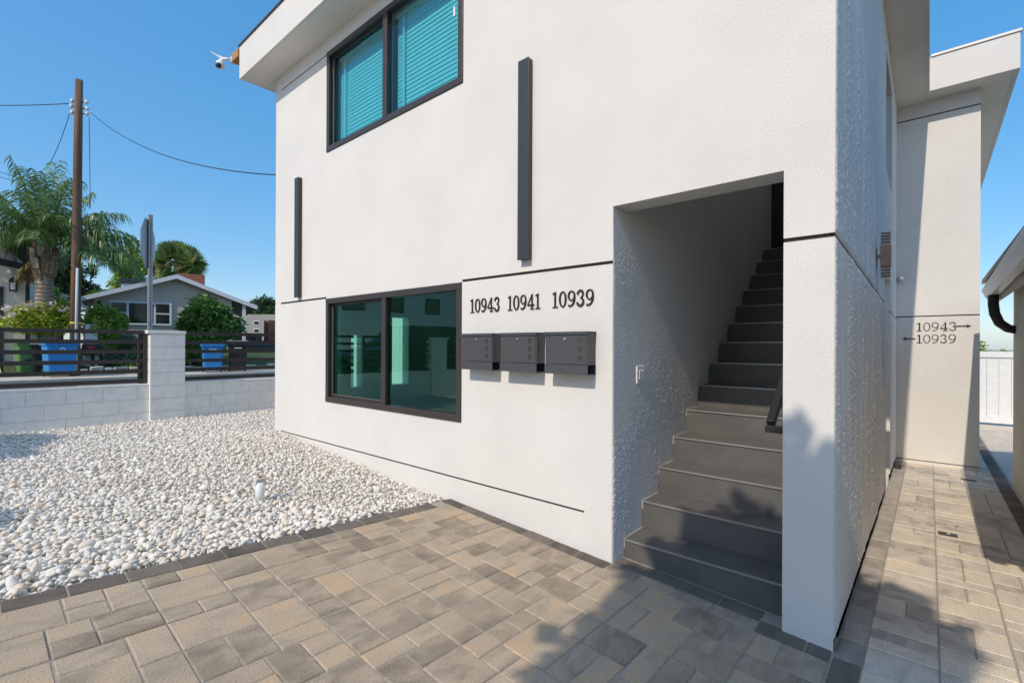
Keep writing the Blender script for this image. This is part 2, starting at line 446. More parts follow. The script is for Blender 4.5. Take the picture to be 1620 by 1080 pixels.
# side path: border strip, two field strips, dark strip by the neighbour
y = -6.5
while y < 12.5:
    put(path, 'border_paver', -0.345, -0.232, y, y + 0.2225, 'paver_dark2' if y > -0.05 else 'paver_dark'); y += 0.2225
y = -6.5
while y < 12.5:
    put(path, 'border_paver', 0.585, 0.70, y, y + 0.2225, 'paver_dark'); y += 0.2225
for (xa, ww) in ((-0.232, 0.272), (0.04, 0.272), (0.312, 0.273)):
    v = -6.5
    for (u, vv, a, b) in ashlar(4, 160, [(4, 1), (4, 2), (4, 1), (4, 2), (2, 1), (2, 2), (4, 1)], rnd):
        yy = -6.5 + vv * 0.117
        put(path, 'paver', xa + u * ww / 4, xa + (u + a) * ww / 4, yy, yy + b * 0.117, 'paver_path')
bedz = lambda x, y: gz(x, y)
for par, L in pieces.items():
    L = [p for p in L]
    vis = lambda p: 0 if p[0] < 0.4 else 1.0 / p[0] * (1 if abs((Vector((p[2], p[3], 0)) - CAM).dot(RT)) < 1.25 * p[0] else 0)
    L.sort(key=vis, reverse=True)
    rest_v, rest_f = [], []
    for n, (d, name, cx, cy, ww, ll, key) in enumerate(L):
        zc = bedz(cx, cy); e = 0.05
        sx = (bedz(cx + e, cy) - bedz(cx - e, cy)) / (2 * e); sy = (bedz(cx, cy + e) - bedz(cx, cy - e)) / (2 * e)
        if cx + e > -0.35 > cx - e: sx = 0.0
        zc += rnd.uniform(-0.0022, 0.0022)
        if n < 300:
            o = bpy.data.objects.new(name, paver_mesh(ww, ll, PT, key, M[key])); COL.objects.link(o); o.parent = par
            o.location = (cx, cy, zc)
            flip = math.pi if rnd.random() < 0.5 else 0
            o.rotation_euler = (math.atan(sy) * (-1 if flip else 1) + rnd.gauss(0, 0.003), -math.atan(sx) * (-1 if flip else 1) + rnd.gauss(0, 0.003), flip)
        else:
            hw, hl = ww / 2, ll / 2; b0 = len(rest_v); c = 0.0045
            for (h, dz) in ((0, -PT), (0, -c), (c, 0)):
                for a, b in ((-1, -1), (1, -1), (1, 1), (-1, 1)):
                    X, Y = cx + a * (hw - h), cy + b * (hl - h)
                    rest_v.append((X, Y, zc + sx * (X - cx) + sy * (Y - cy) + dz))
            for i in range(4):
                j = (i + 1) % 4
                rest_f += [(b0 + i, b0 + j, b0 + 4 + j, b0 + 4 + i), (b0 + 4 + i, b0 + 4 + j, b0 + 8 + j, b0 + 8 + i)]
            rest_f.append((b0 + 8, b0 + 9, b0 + 10, b0 + 11))
    if rest_f:
        o = mesh_np('paver_field', rest_v, rest_f, m_random('paver_mix_' + par.name, [(0.21, 0.19, 0.17), (0.29, 0.26, 0.22), (0.16, 0.15, 0.14), (0.33, 0.27, 0.2)], 0.85, 0.001, 120), par)
        o['kind'] = 'stuff'

# gravel bed and its pebbles
sheet('gravel_bed', lin(-8.95, XB, 30), lin(-6.5, 0.05, 24), -0.06, M['soil'])
sheet('gravel_bed_side', lin(-8.95, -6.6, 8), lin(0.05, 8, 8), -0.062, M['soil'])
def pebble_variants(n, sub):
    out = []
    for i in range(n):
        bm = B(); bmesh.ops.create_icosphere(bm, subdivisions=sub, radius=1.0)
        v = np.array([q.co[:] for q in bm.verts]); f = np.array([[q.index for q in fc.verts] for fc in bm.faces]); bm.free()
        r = np.ones(len(v))
        for _ in range(5):
            d = RNG.normal(size=3); d /= np.linalg.norm(d); r += RNG.uniform(-0.34, 0.26) * np.clip(v @ d, -0.2, 1) ** 2
        for _ in range(5):                       # a few flattened facets
            d = RNG.normal(size=3); d /= np.linalg.norm(d); h = RNG.uniform(0.5, 0.85)
            s = v @ d; r = np.where(s * r > h, h / np.maximum(s, 1e-3), r)
        out.append((v * r[:, None], f))
    return out
def rot_mats(n, tilt):
    a = RNG.uniform(0, 2 * np.pi, n); b = RNG.normal(0, tilt, n); c = RNG.normal(0, tilt, n)
    ca, sa, cb, sb, cc, s_c = np.cos(a), np.sin(a), np.cos(b), np.sin(b), np.cos(c), np.sin(c)
    Rz = np.zeros((n, 3, 3)); Rz[:, 0, 0] = ca; Rz[:, 0, 1] = -sa; Rz[:, 1, 0] = sa; Rz[:, 1, 1] = ca; Rz[:, 2, 2] = 1
    Rx = np.zeros((n, 3, 3)); Rx[:, 0, 0] = 1; Rx[:, 1, 1] = cb; Rx[:, 1, 2] = -sb; Rx[:, 2, 1] = sb; Rx[:, 2, 2] = cb
    Ry = np.zeros((n, 3, 3)); Ry[:, 1, 1] = 1; Ry[:, 0, 0] = cc; Ry[:, 0, 2] = s_c; Ry[:, 2, 0] = -s_c; Ry[:, 2, 2] = cc
    return Rx @ Ry @ Rz
def scatter_pebbles():
    pts = []
    for layer, (step, dz) in enumerate(((0.036, -0.028), (0.0325, -0.012), (0.055, 0.004))):
        gx = np.arange(-8.8, XB - 0.012, step); gy = np.arange(-4.3, 2.2, step)
        X, Y = np.meshgrid(gx, gy); X = X.ravel() + RNG.uniform(-0.55, 0.55, X.size) * step; Y = Y.ravel() + RNG.uniform(-0.55, 0.55, Y.size) * step
        fx = X * FW.x + (Y + 2.8) * FW.y; rx = X * RT.x + (Y + 2.8) * RT.y
        ok = (X < XB - 0.022) & (X > -8.76) & ((Y < -0.03) | (X < -6.68)) & (fx > 0.2) & (rx > -1.45 * fx - 0.9) & (rx < 0.2 * fx) & ((Y < 1.4) | (X < -7.2))
        if layer == 0: ok &= (fx < 3.1)
        X, Y = X[ok], Y[ok]
        Z = np.array([gz(a, b) for a, b in zip(X, Y)]) + dz + RNG.normal(0, 0.004, len(X)) + 0.008 * np.sin(X * 3.1 + Y * 1.7) * np.sin(Y * 2.3 - X)
        pts.append(np.stack([X, Y, Z, X * FW.x + (Y + 2.8) * FW.y], 1))
    P = np.concatenate(pts)
    V, F, off = [], [], 0
    for near, sub in ((True, 2), (False, 1)):
        sel = P[(P[:, 3] < 3.8) == near]
        var = pebble_variants(20, sub); idx = RNG.integers(0, 20, len(sel))
        for k in range(20):
            q = sel[idx == k]; n = len(q)
            if n == 0: continue
            v, f = var[k]
            s = np.exp(RNG.normal(0, 0.30, n)) * 0.0153
            sc3 = np.stack([s * RNG.uniform(1.0, 1.5, n), s * RNG.uniform(0.8, 1.05, n), s * RNG.uniform(0.55, 0.85, n)], 1)
            w_ = v[None] * sc3[:, None, :]
            w_ = np.einsum('nij,nkj->nki', rot_mats(n, 0.5), w_) + q[:, None, :3]
            V.append(w_.reshape(-1, 3)); F.append((f[None] + (np.arange(n) * len(v))[:, None, None] + off).reshape(-1, 3)); off += n * len(v)
    o = mesh_np('gravel', np.concatenate(V), np.concatenate(F), M['pebble'], None, True)
    return tag(o, 'white river pebbles covering the bed between the block wall and the house', 'gravel', kind='stuff')
scatter_pebbles()

# ------------------------------------------------------------------ the building
XL, XO0, XO1, XC = -6.63, -1.56, -0.572, -0.35           # left end, stair opening, near corner
YW = 5.75                                                 # wing wall
house = empty('apartment_building', (-3.5, 0, -0.3), 'white stucco two storey building with stair opening and dark framed windows', 'building')
W0, W1, WZ0, WZ1 = -5.272, -2.99, 0.475, 1.662            # lower window
V0, V1, VZ0, VZ1 = -5.275, -2.985, 3.345, 4.50            # upper window
def facade_depth(u, v):
    if XO0 < u < XO1 and v < 2.035: return None
    if W0 < u < W1 and WZ0 < v < WZ1: return None
    if V0 < u < V1 and VZ0 < v < VZ1: return None
    if 1.662 < v < 1.684 and (u < W0 or W1 < u < XO0 or u > XO1): return 0.014
    if 4.475 < v < 4.492 and u < V0: return 0.012
    if -0.010 < v < 0.006 and u < -1.77: return 0.010
    return 0.0
bm = gridwall([XL, W0, W1, V0, V1, -1.77, XO0, XO1, XC], [-0.7, -0.010, 0.006, WZ0, 1.662, 1.684, 2.035, VZ0, 4.475, 4.492, VZ1, 4.95], facade_depth, lambda u, v, d: (u, d, v), 0.19, (True, False))
obj('facade_wall', bm, [M['stucco'], M['groove']], house)
# side wall facing the path, with a door recess and a window recess
kz = lambda v: 0.027 * min(1.0, max(0.0, (v + 0.3) / 1.985)) + max(0.0, v - 1.685) * 0.005
def side_depth(u, v):
    if 3.45 < u < 4.45 and v < 2.05: return 0.16
    if 3.55 < u < 4.58 and 3.12 < v < 4.36: return 0.12
    if 1.662 < v < 1.684: return 0.014
    if v < -0.30: return 0.012
    return 0.0
bm = gridwall([0.0, 0.4, 1.2, 2.4, 3.45, 3.55, 4.45, 4.58, YW], [-0.9, -0.30, 1.0, 1.662, 1.684, 2.05, 3.12, 4.36, 4.95], side_depth, lambda u, v, d: (XC - d, u, v - kz(v) * u - (0.016 * u if v < -0.2 else 0)), 0.17, (False, False))
for f in bm.faces:
    if f.material_index == 1 and f.calc_center_median().z < -0.2: f.material_index = 1
sidew = obj('side_wall', bm, [M['stucco_side'], M['groove']], house)
obj('side_door', bx(XC - 0.155, XC - 0.12, 3.53, 4.37, -0.5, 1.9), M['white_plastic'], house)
obj('side_window', bx(XC - 0.118, XC - 0.10, 3.6, 4.53, 3.05, 4.18), M['glass_dark'], house)
# hand-trowelled stucco coats with real relief where the sun rakes along the wall
def relief(nu, nv, seed, du, dv, grain=0.0015, streak=0.0008, su=0.07, sv=0.40):
    g = np.random.default_rng(seed); fu = np.fft.fftfreq(nu, du)[:, None]; fv = np.fft.fftfreq(nv, dv)[None, :]
    def filt(k): 
        h = np.real(np.fft.ifft2(np.fft.fft2(g.normal(size=(nu, nv))) * k)); return h / h.std()
    l1, l2 = 0.0022, 0.0042
    a = filt(np.exp(-((fu * l1) ** 2 + (fv * l1) ** 2) * 8)); b = filt(np.exp(-((fu * l2) ** 2 + (fv * l2) ** 2) * 8))
    c = filt(np.exp(-((fu * su) ** 2 + (fv * sv) ** 2) * 10)); d = filt(np.exp(-((fu * su * .35) ** 2 + (fv * sv * .5) ** 2) * 10))
    return grain * (0.75 * a + 0.6 * b) * (0.75 + 0.5 * np.clip(c, -1, 1)) + streak * c + streak * 0.28 * d
def coat(name, u0, u1, v0, v1, step, frame, seed, m, taper=0.012, **kw):
    us = np.linspace(u0, u1, int((u1 - u0) / step) + 1); vs = np.linspace(v0, v1, int((v1 - v0) / step) + 1); nu, nv = len(us), len(vs)
    H = relief(nu, nv, seed, us[1] - us[0], vs[1] - vs[0], **kw)
    ed = np.minimum.outer(np.minimum(us - u0, u1 - us), np.full(nv, 9.)); ed = np.minimum(ed, np.minimum(vs - v0, v1 - vs)[None, :])
    tp = np.clip(np.minimum(ed / 0.012, (v1 - vs)[None, :] / taper), 0, 1); H = 0.0006 + (0.0054 + np.clip(H, -0.006, 0.012)) * tp
    H = np.where(ed < 1e-6, 0.0003, np.maximum(H, 0.0006))
    U, V = np.meshgrid(us, vs, indexing='ij')
    pts = np.stack(frame(U, V, H), -1).reshape(-1, 3) - np.array(wloc(house))
    idx = np.arange(nu * nv).reshape(nu, nv)
    F = np.stack([idx[:-1, :-1], idx[1:, :-1], idx[1:, 1:], idx[:-1, 1:]], -1).reshape(-1, 4)
    return mesh_np(name, pts, F, m, house, False)
kzn = lambda V: 0.027 * np.clip((V + 0.3) / 1.985, 0, 1) + np.maximum(0.0, V - 1.685) * 0.005
sfr = lambda U, V, H: (XC + H, U, V - kzn(V) * U - 0.016 * U * np.clip((-0.1 - V) / 0.1995, 0, 1))
coat('stucco_coat', 0.0005, 3.449, -0.2995, 1.661, 0.0054, sfr, 3, M['stucco_fine'])
coat('stucco_coat', 0.0005, 2.6, 1.685, 4.68, 0.010, sfr, 5, M['stucco_fine'])
# wing wall
XW = 0.485
def wing_depth(u, v):
    if 1.545 < v < 1.561: return 0.012
    if 4.232 < v < 4.250: return 0.012
    if -0.405 < v < -0.392: return 0.012
    return 0.0
bm = gridwall([XC - 0.02, 0.1, XW], [-0.9, -0.405, -0.392, 1.545, 1.561, 4.232, 4.250, 4.9], wing_depth, lambda u, v, d: (u, YW + d, v), 0.2)
obj('wing_wall', bm, [M['stucco'], M['groove']], house)
obj('wing_side_wall', bx(XW - 0.2, XW - 0.003, YW + 0.201, 11.0, -0.9, 4.9), M['stucco'], house)
# left end wall with two narrow openings towards the street
def end_depth(u, v):
    if 1.02 < u < 1.21 and 0.50 < v < 1.28: return None
    if 1.68 < u < 2.06 and 0.50 < v < 1.58: return None
    return 0.0
bm = gridwall([0.0, 1.02, 1.21, 1.68, 2.06, 4.0], [-0.7, 0.50, 1.28, 1.58, 4.95], end_depth, lambda u, v, d: (XL + 0.002 + d, u + 0.002, v), 0.17)
obj('end_wall', bm, [M['stucco'], M['groove']], house)
# rear wall, floors, room shells (seen through the glass)
obj('rear_wall', bx(XL + 0.18, XO0 - 0.15, 3.8, 4.0, -0.7, 4.95), M['room'], house)
obj('room_floor', bx(XL + 0.18, XO0 - 0.15, 0.2, 3.8, -0.06, 0.03), M['room_floor'], house)
obj('upper_floor', bx(XL + 0.18, XO0 - 0.15, 0.2, 3.8, 2.35, 2.6), M['room'], house)
obj('room_partition', bx(-2.3, -2.2, 0.2, 3.8, 0.03, 2.35), M['room'], house)
# stairwell
obj('stair_left_wall', bx(XO0 - 0.14, XO0, 0.19, 4.14, -0.7, 5.0), M['stucco_side'], house)
coat('stucco_coat', 0.0005, 2.7, -0.45, 2.034, 0.0054, lambda U, V, H: (XO0 + H, U, V), 9, M['stucco_fine'], taper=0.5, streak=0.0009, su=0.16, sv=0.25)
obj('stair_right_wall', bx(XO1, XC - 0.175, 0.19, 5.6, -0.7, 5.0), M['stucco'], house)
obj('stair_end_wall', bx(XO0 - 1.2, XO1, 5.2, 5.35, 2.0, 5.0), M['stucco'], house)
obj('stair_ceiling', bx(XO0 - 1.2, XC - 0.18, 0.19, 0.9, 4.62, 4.7), M['stucco'], house); obj('landing_ceiling', bx(XO0 - 1.2, XC - 0.18, 4.06, 5.6, 4.62, 4.7), M['stucco'], house)
bm = B(); box(bm, XO0 - 0.05, -0.52, 4.23, 4.3, 2.33, 5.0); box(bm, XO0 - 0.05, -0.52, 4.161, 4.229, 4.46, 5.0); box(bm, -0.655, -0.575, 4.161, 4.229, 2.33, 4.459); obj('landing_wall', bm, M['stucco'], house)
obj('landing_door', bx(XO0 - 0.05, -0.66, 4.16, 4.22, 2.33, 4.45), M['black_metal'], house)
# roof: slab, soffits, fascias, edge flashing
SZ, FH = 4.675, 0.425
slope = lambda y: SZ - max(0.0, y) * 0.042
EX, EY, ELX = -0.01, -0.335, -6.975
bm = B(); box(bm, ELX + 0.05, -1.56, EY + 0.05, 4.05, SZ + 0.15, SZ + FH - 0.03); box(bm, -1.559, EX - 0.05, EY + 0.05, 0.9, SZ + 0.15, SZ + FH - 0.03); box(bm, -0.572, EX - 0.05, 0.901, 4.05, SZ + 0.15, SZ + FH - 0.03)
box(bm, XO0 - 1.3, EX - 0.05, 4.06, 12, SZ + 0.03, SZ + FH - 0.12); roof = obj('roof', bm, M['black_metal'], house)
bm = B(); box(bm, ELX, EX - 0.001, EY + 0.04, -0.001, SZ, SZ + 0.06); box(bm, ELX, XL - 0.001, 0.0, 4.2, SZ, SZ + 0.06); obj('soffit', bm, M['soffit'], roof)
bm = B(); p = [(XC + 0.001, 0.0, SZ), (EX - 0.04, 0.0, SZ), (EX - 0.04, YW - 0.001, slope(YW)), (XC + 0.001, YW - 0.001, slope(YW))]
prism(bm, p, (0, 0, 0.05)); obj('soffit', bm, M['soffit'], roof)
bm = B(); box(bm, ELX, EX, EY, EY + 0.04, SZ - 0.004, SZ + FH); obj('fascia', bm, M['stucco'], roof)
bm = B(); box(bm, ELX - 0.0, ELX + 0.04, EY + 0.041, 4.2, SZ - 0.003, SZ + FH); obj('fascia', bm, M['stucco'], roof)
bm = B(); ye = 5.43
prism(bm, [(EX - 0.04, EY + 0.041, SZ - 0.004), (EX - 0.04, ye, slope(ye) - 0.004), (EX - 0.04, ye, slope(ye) + FH - 0.02), (EX - 0.04, EY + 0.041, SZ + FH)], (0.04, 0, 0)); obj('fascia', bm, M['stucco'], roof)
zw = slope(ye)
obj('fascia', bx(EX - 0.039, 0.80, ye, ye + 0.04, zw - 0.005, zw + FH), M['stucco'], roof)
obj('fascia', bx(0.76, 0.80, ye + 0.041, 13, zw - 0.005, zw + FH), M['stucco'], roof)
bm = B(); box(bm, EX - 0.038, 0.759, ye + 0.041, YW - 0.002, zw + 0.001, zw + 0.05); box(bm, XW + 0.002, 0.759, YW - 0.001, 12.9, zw + 0.0012, zw + 0.05)
obj('soffit', bm, M['soffit'], roof)
obj('edge_flashing', bx(ELX - 0.015, EX + 0.012, EY - 0.015, EY + 0.1, SZ + FH + 0.001, SZ + FH + 0.02), M['bronze'], roof)
obj('edge_flashing', bx(EX + 0.013, 0.815, ye - 0.015, ye + 0.1, zw + FH + 0.001, zw + FH + 0.03), M['trim'], roof)
obj('wing_roof', bx(EX, 0.75, ye + 0.05, 12.9, zw + 0.2, zw + FH - 0.02), M['black_metal'], house)

obj('fill_skylight', bx(-1.57, -0.56, 0.89, 4.06, SZ + FH - 0.029, SZ + FH - 0.015), M['frosted'], roof)  # frosted panel added and lengthened to fill the stairwell with light
# windows: frame members, panes, blinds
def window(name, x0, x1, z0, z1, glass, label):
    wn = bpy.data.objects.new(name, None); COL.objects.link(wn); wn.parent = house; wn.location = Vector((x0, 0, z0)) - wloc(house); wn['label'] = label
    xm = (x0 + x1) / 2 + 0.01; fw = 0.062; yf = -0.012; yb = 0.075; e = 0.003
    for (a, b, c, d) in ((x0 + e, x1 - e, z1 - fw, z1 - e), (x0 + e, x1 - e, z0 + e, z0 + fw)):
        obj('frame', bx(a, b, yf, yb, c, d), M['bronze'], wn, bevel=0.004)
    for (a, b) in ((x0 + e, x0 + fw), (x1 - fw, x1 - e), (xm - 0.036, xm + 0.036)):
        obj('frame', bx(a, b, yf + 0.002, yb - 0.002, z0 + fw + 0.0005, z1 - fw - 0.0005), M['bronze'], wn, bevel=0.004)
    # sliding sash set back on the left, with its thin bright gasket
    xa, xb, za, zb = x0 + fw, xm - 0.036, z0 + fw, z1 - fw
    for (a, b, c, d) in ((xa, xa + 0.028, za, zb), (xb - 0.02, xb, za, zb), (xa + 0.028, xb - 0.02, za, za + 0.026), (xa + 0.028, xb - 0.02, zb - 0.026, zb)):
        obj('sash', bx(a + .0005, b - .0005, 0.035, 0.066, c + .0005, d - .0005), M['bronze'], wn)
    obj('gasket', bx(xa + 0.028, xa + 0.033, 0.030, 0.036, za + 0.03, zb - 0.03), M['trim'], wn)
    obj('gasket', bx(xa + 0.03, xb - 0.02, 0.030, 0.036, za + 0.027, za + 0.031), M['trim'], wn)
    obj('pane', bx(xa + 0.02, xb - 0.01, 0.050, 0.054, za + 0.02, zb - 0.02), glass, wn)
    xa, xb = xm + 0.036, x1 - fw
    obj('pane', bx(xa, xb, 0.022, 0.026, za, zb), glass, wn)
    return wn
lowwin = window('window', W0, W1, WZ0, WZ1, M['glass_low'], 'green tinted ground floor sliding window in bronze frame')
upwin = window('window', V0, V1, VZ0, VZ1, M['glass_up'], 'teal upper floor window with white horizontal blinds behind')
sl = None; k = 0
for (a, b) in ((V0 + 0.09, -4.17), (-4.08, V1 - 0.065)):
    z = VZ0 + 0.085
    while z < VZ1 - 0.08:
        bm = B(); w_ = 0.027; ang = R(80); dy, dz = w_ * math.cos(ang), w_ * math.sin(ang)
        prism(bm, [(a, 0.125 - dy, z - dz), (a, 0.125, z + 0.003), (a, 0.125 + dy, z + dz), (a, 0.125 + dy, z + dz - 0.002), (a, 0.125, z), (a, 0.125 - dy, z - dz - 0.002)], (b - a, 0, 0))
        obj('blind_slat', bm, M['blind'], upwin); z += 0.0425
    for xx in (a + 0.12, b - 0.12):
        obj('blind_tape', bx(xx, xx + 0.022, 0.097, 0.099, VZ0 + 0.07, VZ1 - 0.07), M['blind'], upwin)
    obj('blind_rail', bx(a, b, 0.09, 0.15, VZ1 - 0.075, VZ1 - 0.02), M['blind'], upwin)
obj('sticker', bx(-3.135, -3.112, 0.0185, 0.0205, 3.98, 4.06), M['white_plastic'], upwin)
# things inside the lower room
# ------------------------------------------------------------------ staircase
NX0, NX1 = XO0 + 0.012, XO1 - 0.003
stairs = empty('staircase', ((NX0 + NX1) / 2, 0.15, -0.35), 'dark grey tiled straight staircase rising inside the building opening', 'staircase')
RZ, TY = 0.1918, 0.2718
for n in range(14):
    y0 = 0.15 + TY * n; z1 = -0.170 + RZ * n; z0 = z1 - RZ if n else -0.45
    yb = y0 + TY if n < 13 else 4.16
    obj('riser', bx(NX0, NX1, y0 + 0.008, y0 + 0.03, z0 + 0.0005, z1 - 0.0105), M['tile'], stairs)
    obj('tread', bx(NX0 + 0.0005, NX1 - 0.0005, y0 + 0.009, yb + 0.0075, z1 - 0.0098, z1), M['tile'], stairs)
    tr = B(); box(tr, NX0, NX1, y0 - 0.002, y0 + 0.0085, z1 - 0.010, z1 + 0.0012); obj('nosing', tr, M['trim'], stairs)
    obj('grout_line', bx(XO0 + 0.0005, XO0 + 0.0115, y0 + 0.006, yb + 0.0065, z1 - 0.06, z1 + 0.0008), M['grout'], stairs)
    obj('grout_line', bx(XO0 + 0.0005, XO0 + 0.0115, y0 + 0.0065, y0 + 0.02, z0 + 0.001, z1 - 0.061), M['tile'], stairs)
obj('stair_core', bx(NX0 + 0.01, NX1 - 0.01, 0.19, 0.5, -0.6, -0.20), M['grout'], stairs)
# handrail
rail = empty('handrail', (-0.62, 0.1, 0.66), 'black square steel handrail on the right wall of the stairs', 'handrail')
d = Vector((0, TY, RZ)).normalized(); c0 = Vector((-0.652, 0.10, 0.705)); c1 = c0 + d * 4.1; upn = Vector((1, 0, 0)).cross(d)
bm = B(); obox(bm, (c0 + c1) / 2, (0.019, 0, 0), upn * 0.024, d * 2.05); obj('rail', bm, M['black_metal'], rail, bevel=0.002)
bm = B(); box(bm, -0.671, -0.574, 0.062, 0.10, 0.664, 0.700); obj('return', bm, M['black_metal'], rail, bevel=0.002)
# switch plate
sw = empty('light_switch', (XO0, 0.38, 0.87), 'white switch plate on the left wall of the stair opening', 'switch')
obj('plate', bx(XO0 + 0.001, XO0 + 0.014, 0.325, 0.445, 0.865, 0.985), M['white_plastic'], sw, bevel=0.002)
for yy in (0.350, 0.392):
    obj('rocker', bx(XO0 + 0.0142, XO0 + 0.019, yy, yy + 0.032, 0.892, 0.958), M['white_plastic'], sw, bevel=0.001)
for zz in (0.955, 0.893): obj('rocker_gap', bx(XO0 + 0.0141, XO0 + 0.0148, 0.384, 0.390, 0.893, 0.957) if zz > .9 else bx(XO0 + 0.0141, XO0 + 0.0148, 0.343, 0.348, 0.893, 0.957), M['black_metal'], sw)

# ------------------------------------------------------------------ on the facade
for (x, z0, z1, lab) in ((-5.975, 1.715, 3.195, 'dark slim vertical wall fin near the far left corner of the facade'),
                         (-2.335, 1.765, 3.25, 'dark vertical wall fin above the mailboxes beside the upper window')):
    t = empty('wall_fin', (x + 0.05, 0, z0), lab, 'wall fin', 'vertical fins on the facade')
    obj('cover', bx(x, x + 0.102, -0.052, -0.040, z0, z1), M['slate_metal'], t, bevel=0.002)
    obj('body', bx(x + 0.003, x + 0.099, -0.0395, -0.001, z0 + 0.003, z1 - 0.003), M['bronze'], t)
def mailbox(x0, lab):
    x1 = x0 + 0.35; zb, zd, zt = 0.935, 0.999, 1.222
    t = empty('mailbox', (x0 + 0.175, 0, zb), lab, 'mailbox', 'mailboxes in a row on the facade')
    bm = B(); box(bm, x0 + 0.002, x1 - 0.002, -0.098, -0.003, zd, zt - 0.008); obj('body', bm, M['box_metal'], t, bevel=0.0015)
    obj('door', bx(x0 + 0.012, x1 - 0.014, -0.1015, -0.0985, zd + 0.004, zt - 0.018), M['box_metal'], t, bevel=0.0008)
    bm = B(); box(bm, x0 - 0.003, x1 + 0.003, -0.110, -0.001, zt - 0.0075, zt); box(bm, x0 - 0.003, x1 + 0.003, -0.110, -0.1065, zt - 0.020, zt - 0.0078)
    obj('lid', bm, M['box_metal'], t, bevel=0.001)
    bm = B(); box(bm, x0, x1, -0.105, -0.1022, zb, zd); box(bm, x0, x1, -0.102, -0.002, zb, zb + 0.003); box(bm, x0, x1, -0.004, -0.0015, zb + 0.0035, zd)
    obj('newspaper_tray', bm, M['box_metal'], t)
    for i in range(3):
        zc = zt - 0.058 - i * 0.0585
        f = obj('window', bx(x1 - 0.083, x1 - 0.046, -0.1022, -0.0995, zc - 0.019, zc + 0.019), M['box_metal'], t)
        obj('pane', bx(x1 - 0.081, x1 - 0.048, -0.1030, -0.1023, zc - 0.017, zc + 0.017), M['box_glass'], f)
    bm = B(); lathe(bm, (x0 + 0.168, -0.1016, zt - 0.048), [(0.0095, 0), (0.0095, -0.004), (0.007, -0.006), (0.0, -0.006)][:3], 14, 'Y'); lk = obj('lock', bm, M['chrome'], t)
    obj('keyhole', bx(x0 + 0.167, x0 + 0.169, -0.1080, -0.1077, zt - 0.053, zt - 0.043), M['black_metal'], lk)
mailbox(-2.887, 'grey metal mailbox nearest the window, left of the three')
mailbox(-2.457, 'grey metal mailbox in the middle of the row of three')
mailbox(-2.034, 'grey metal mailbox nearest the stairs, right of the three')

# numerals: strokes of varying width
def arc(cx, cy, rx, ry, a0, a1, w0, w1, n=14, mid=None):
    out = []
    for i in range(n + 1):
        s = i / n; a = R(a0 + (a1 - a0) * s)
        wd = w0 + (w1 - w0) * s if mid is None else (w0 + (mid - w0) * math.sin(math.pi * s) if w0 == w1 else w0 + (w1 - w0) * s + (mid - (w0 + w1) / 2) * math.sin(math.pi * s))
        out.append((cx + rx * math.cos(a), cy + ry * math.sin(a), wd))
    return out
DIG = {
 '0': (0.66, [('ring', 0.33, 0.5, 0.30, 0.5, 0.165, 0.435)]),
 '1': (0.50, [('poly', [(0.19, 0.05), (0.32, 0.05), (0.32, 1.0), (0.25, 1.0), (0.04, 0.90), (0.04, 0.84), (0.19, 0.88)]), ('poly', [(0.02, 0.0), (0.48, 0.0), (0.48, 0.055), (0.02, 0.055)])]),
 '3': (0.64, [('path', arc(0.29, 0.745, 0.205, 0.215, 160, -75, 0.07, 0.05, 16, 0.135)), ('path', arc(0.28, 0.275, 0.245, 0.235, 88, -160, 0.05, 0.07, 18, 0.14)), ('dot', 0.10, 0.80, 0.075), ('dot', 0.085, 0.185, 0.08)]),
 '4': (0.68, [('poly', [(0.39, 0.05), (0.51, 0.05), (0.51, 1.0), (0.42, 1.0), (0.39, 0.94)]), ('path', [(0.445, 0.97, 0.055), (0.05, 0.29, 0.055)]), ('poly', [(0.02, 0.235), (0.66, 0.235), (0.66, 0.315), (0.02, 0.315)]), ('poly', [(0.27, 0.0), (0.63, 0.0), (0.63, 0.05), (0.27, 0.05)])]),
 '9': (0.64, [('ring', 0.31, 0.68, 0.29, 0.32, 0.165, 0.255), ('path', [(0.545, 0.66, 0.115), (0.55, 0.5, 0.12), (0.52, 0.34, 0.12), (0.44, 0.19, 0.11), (0.33, 0.085, 0.10), (0.19, 0.035, 0.075), (0.10, 0.04, 0.05)]), ('dot', 0.12, 0.075, 0.06)]),
}
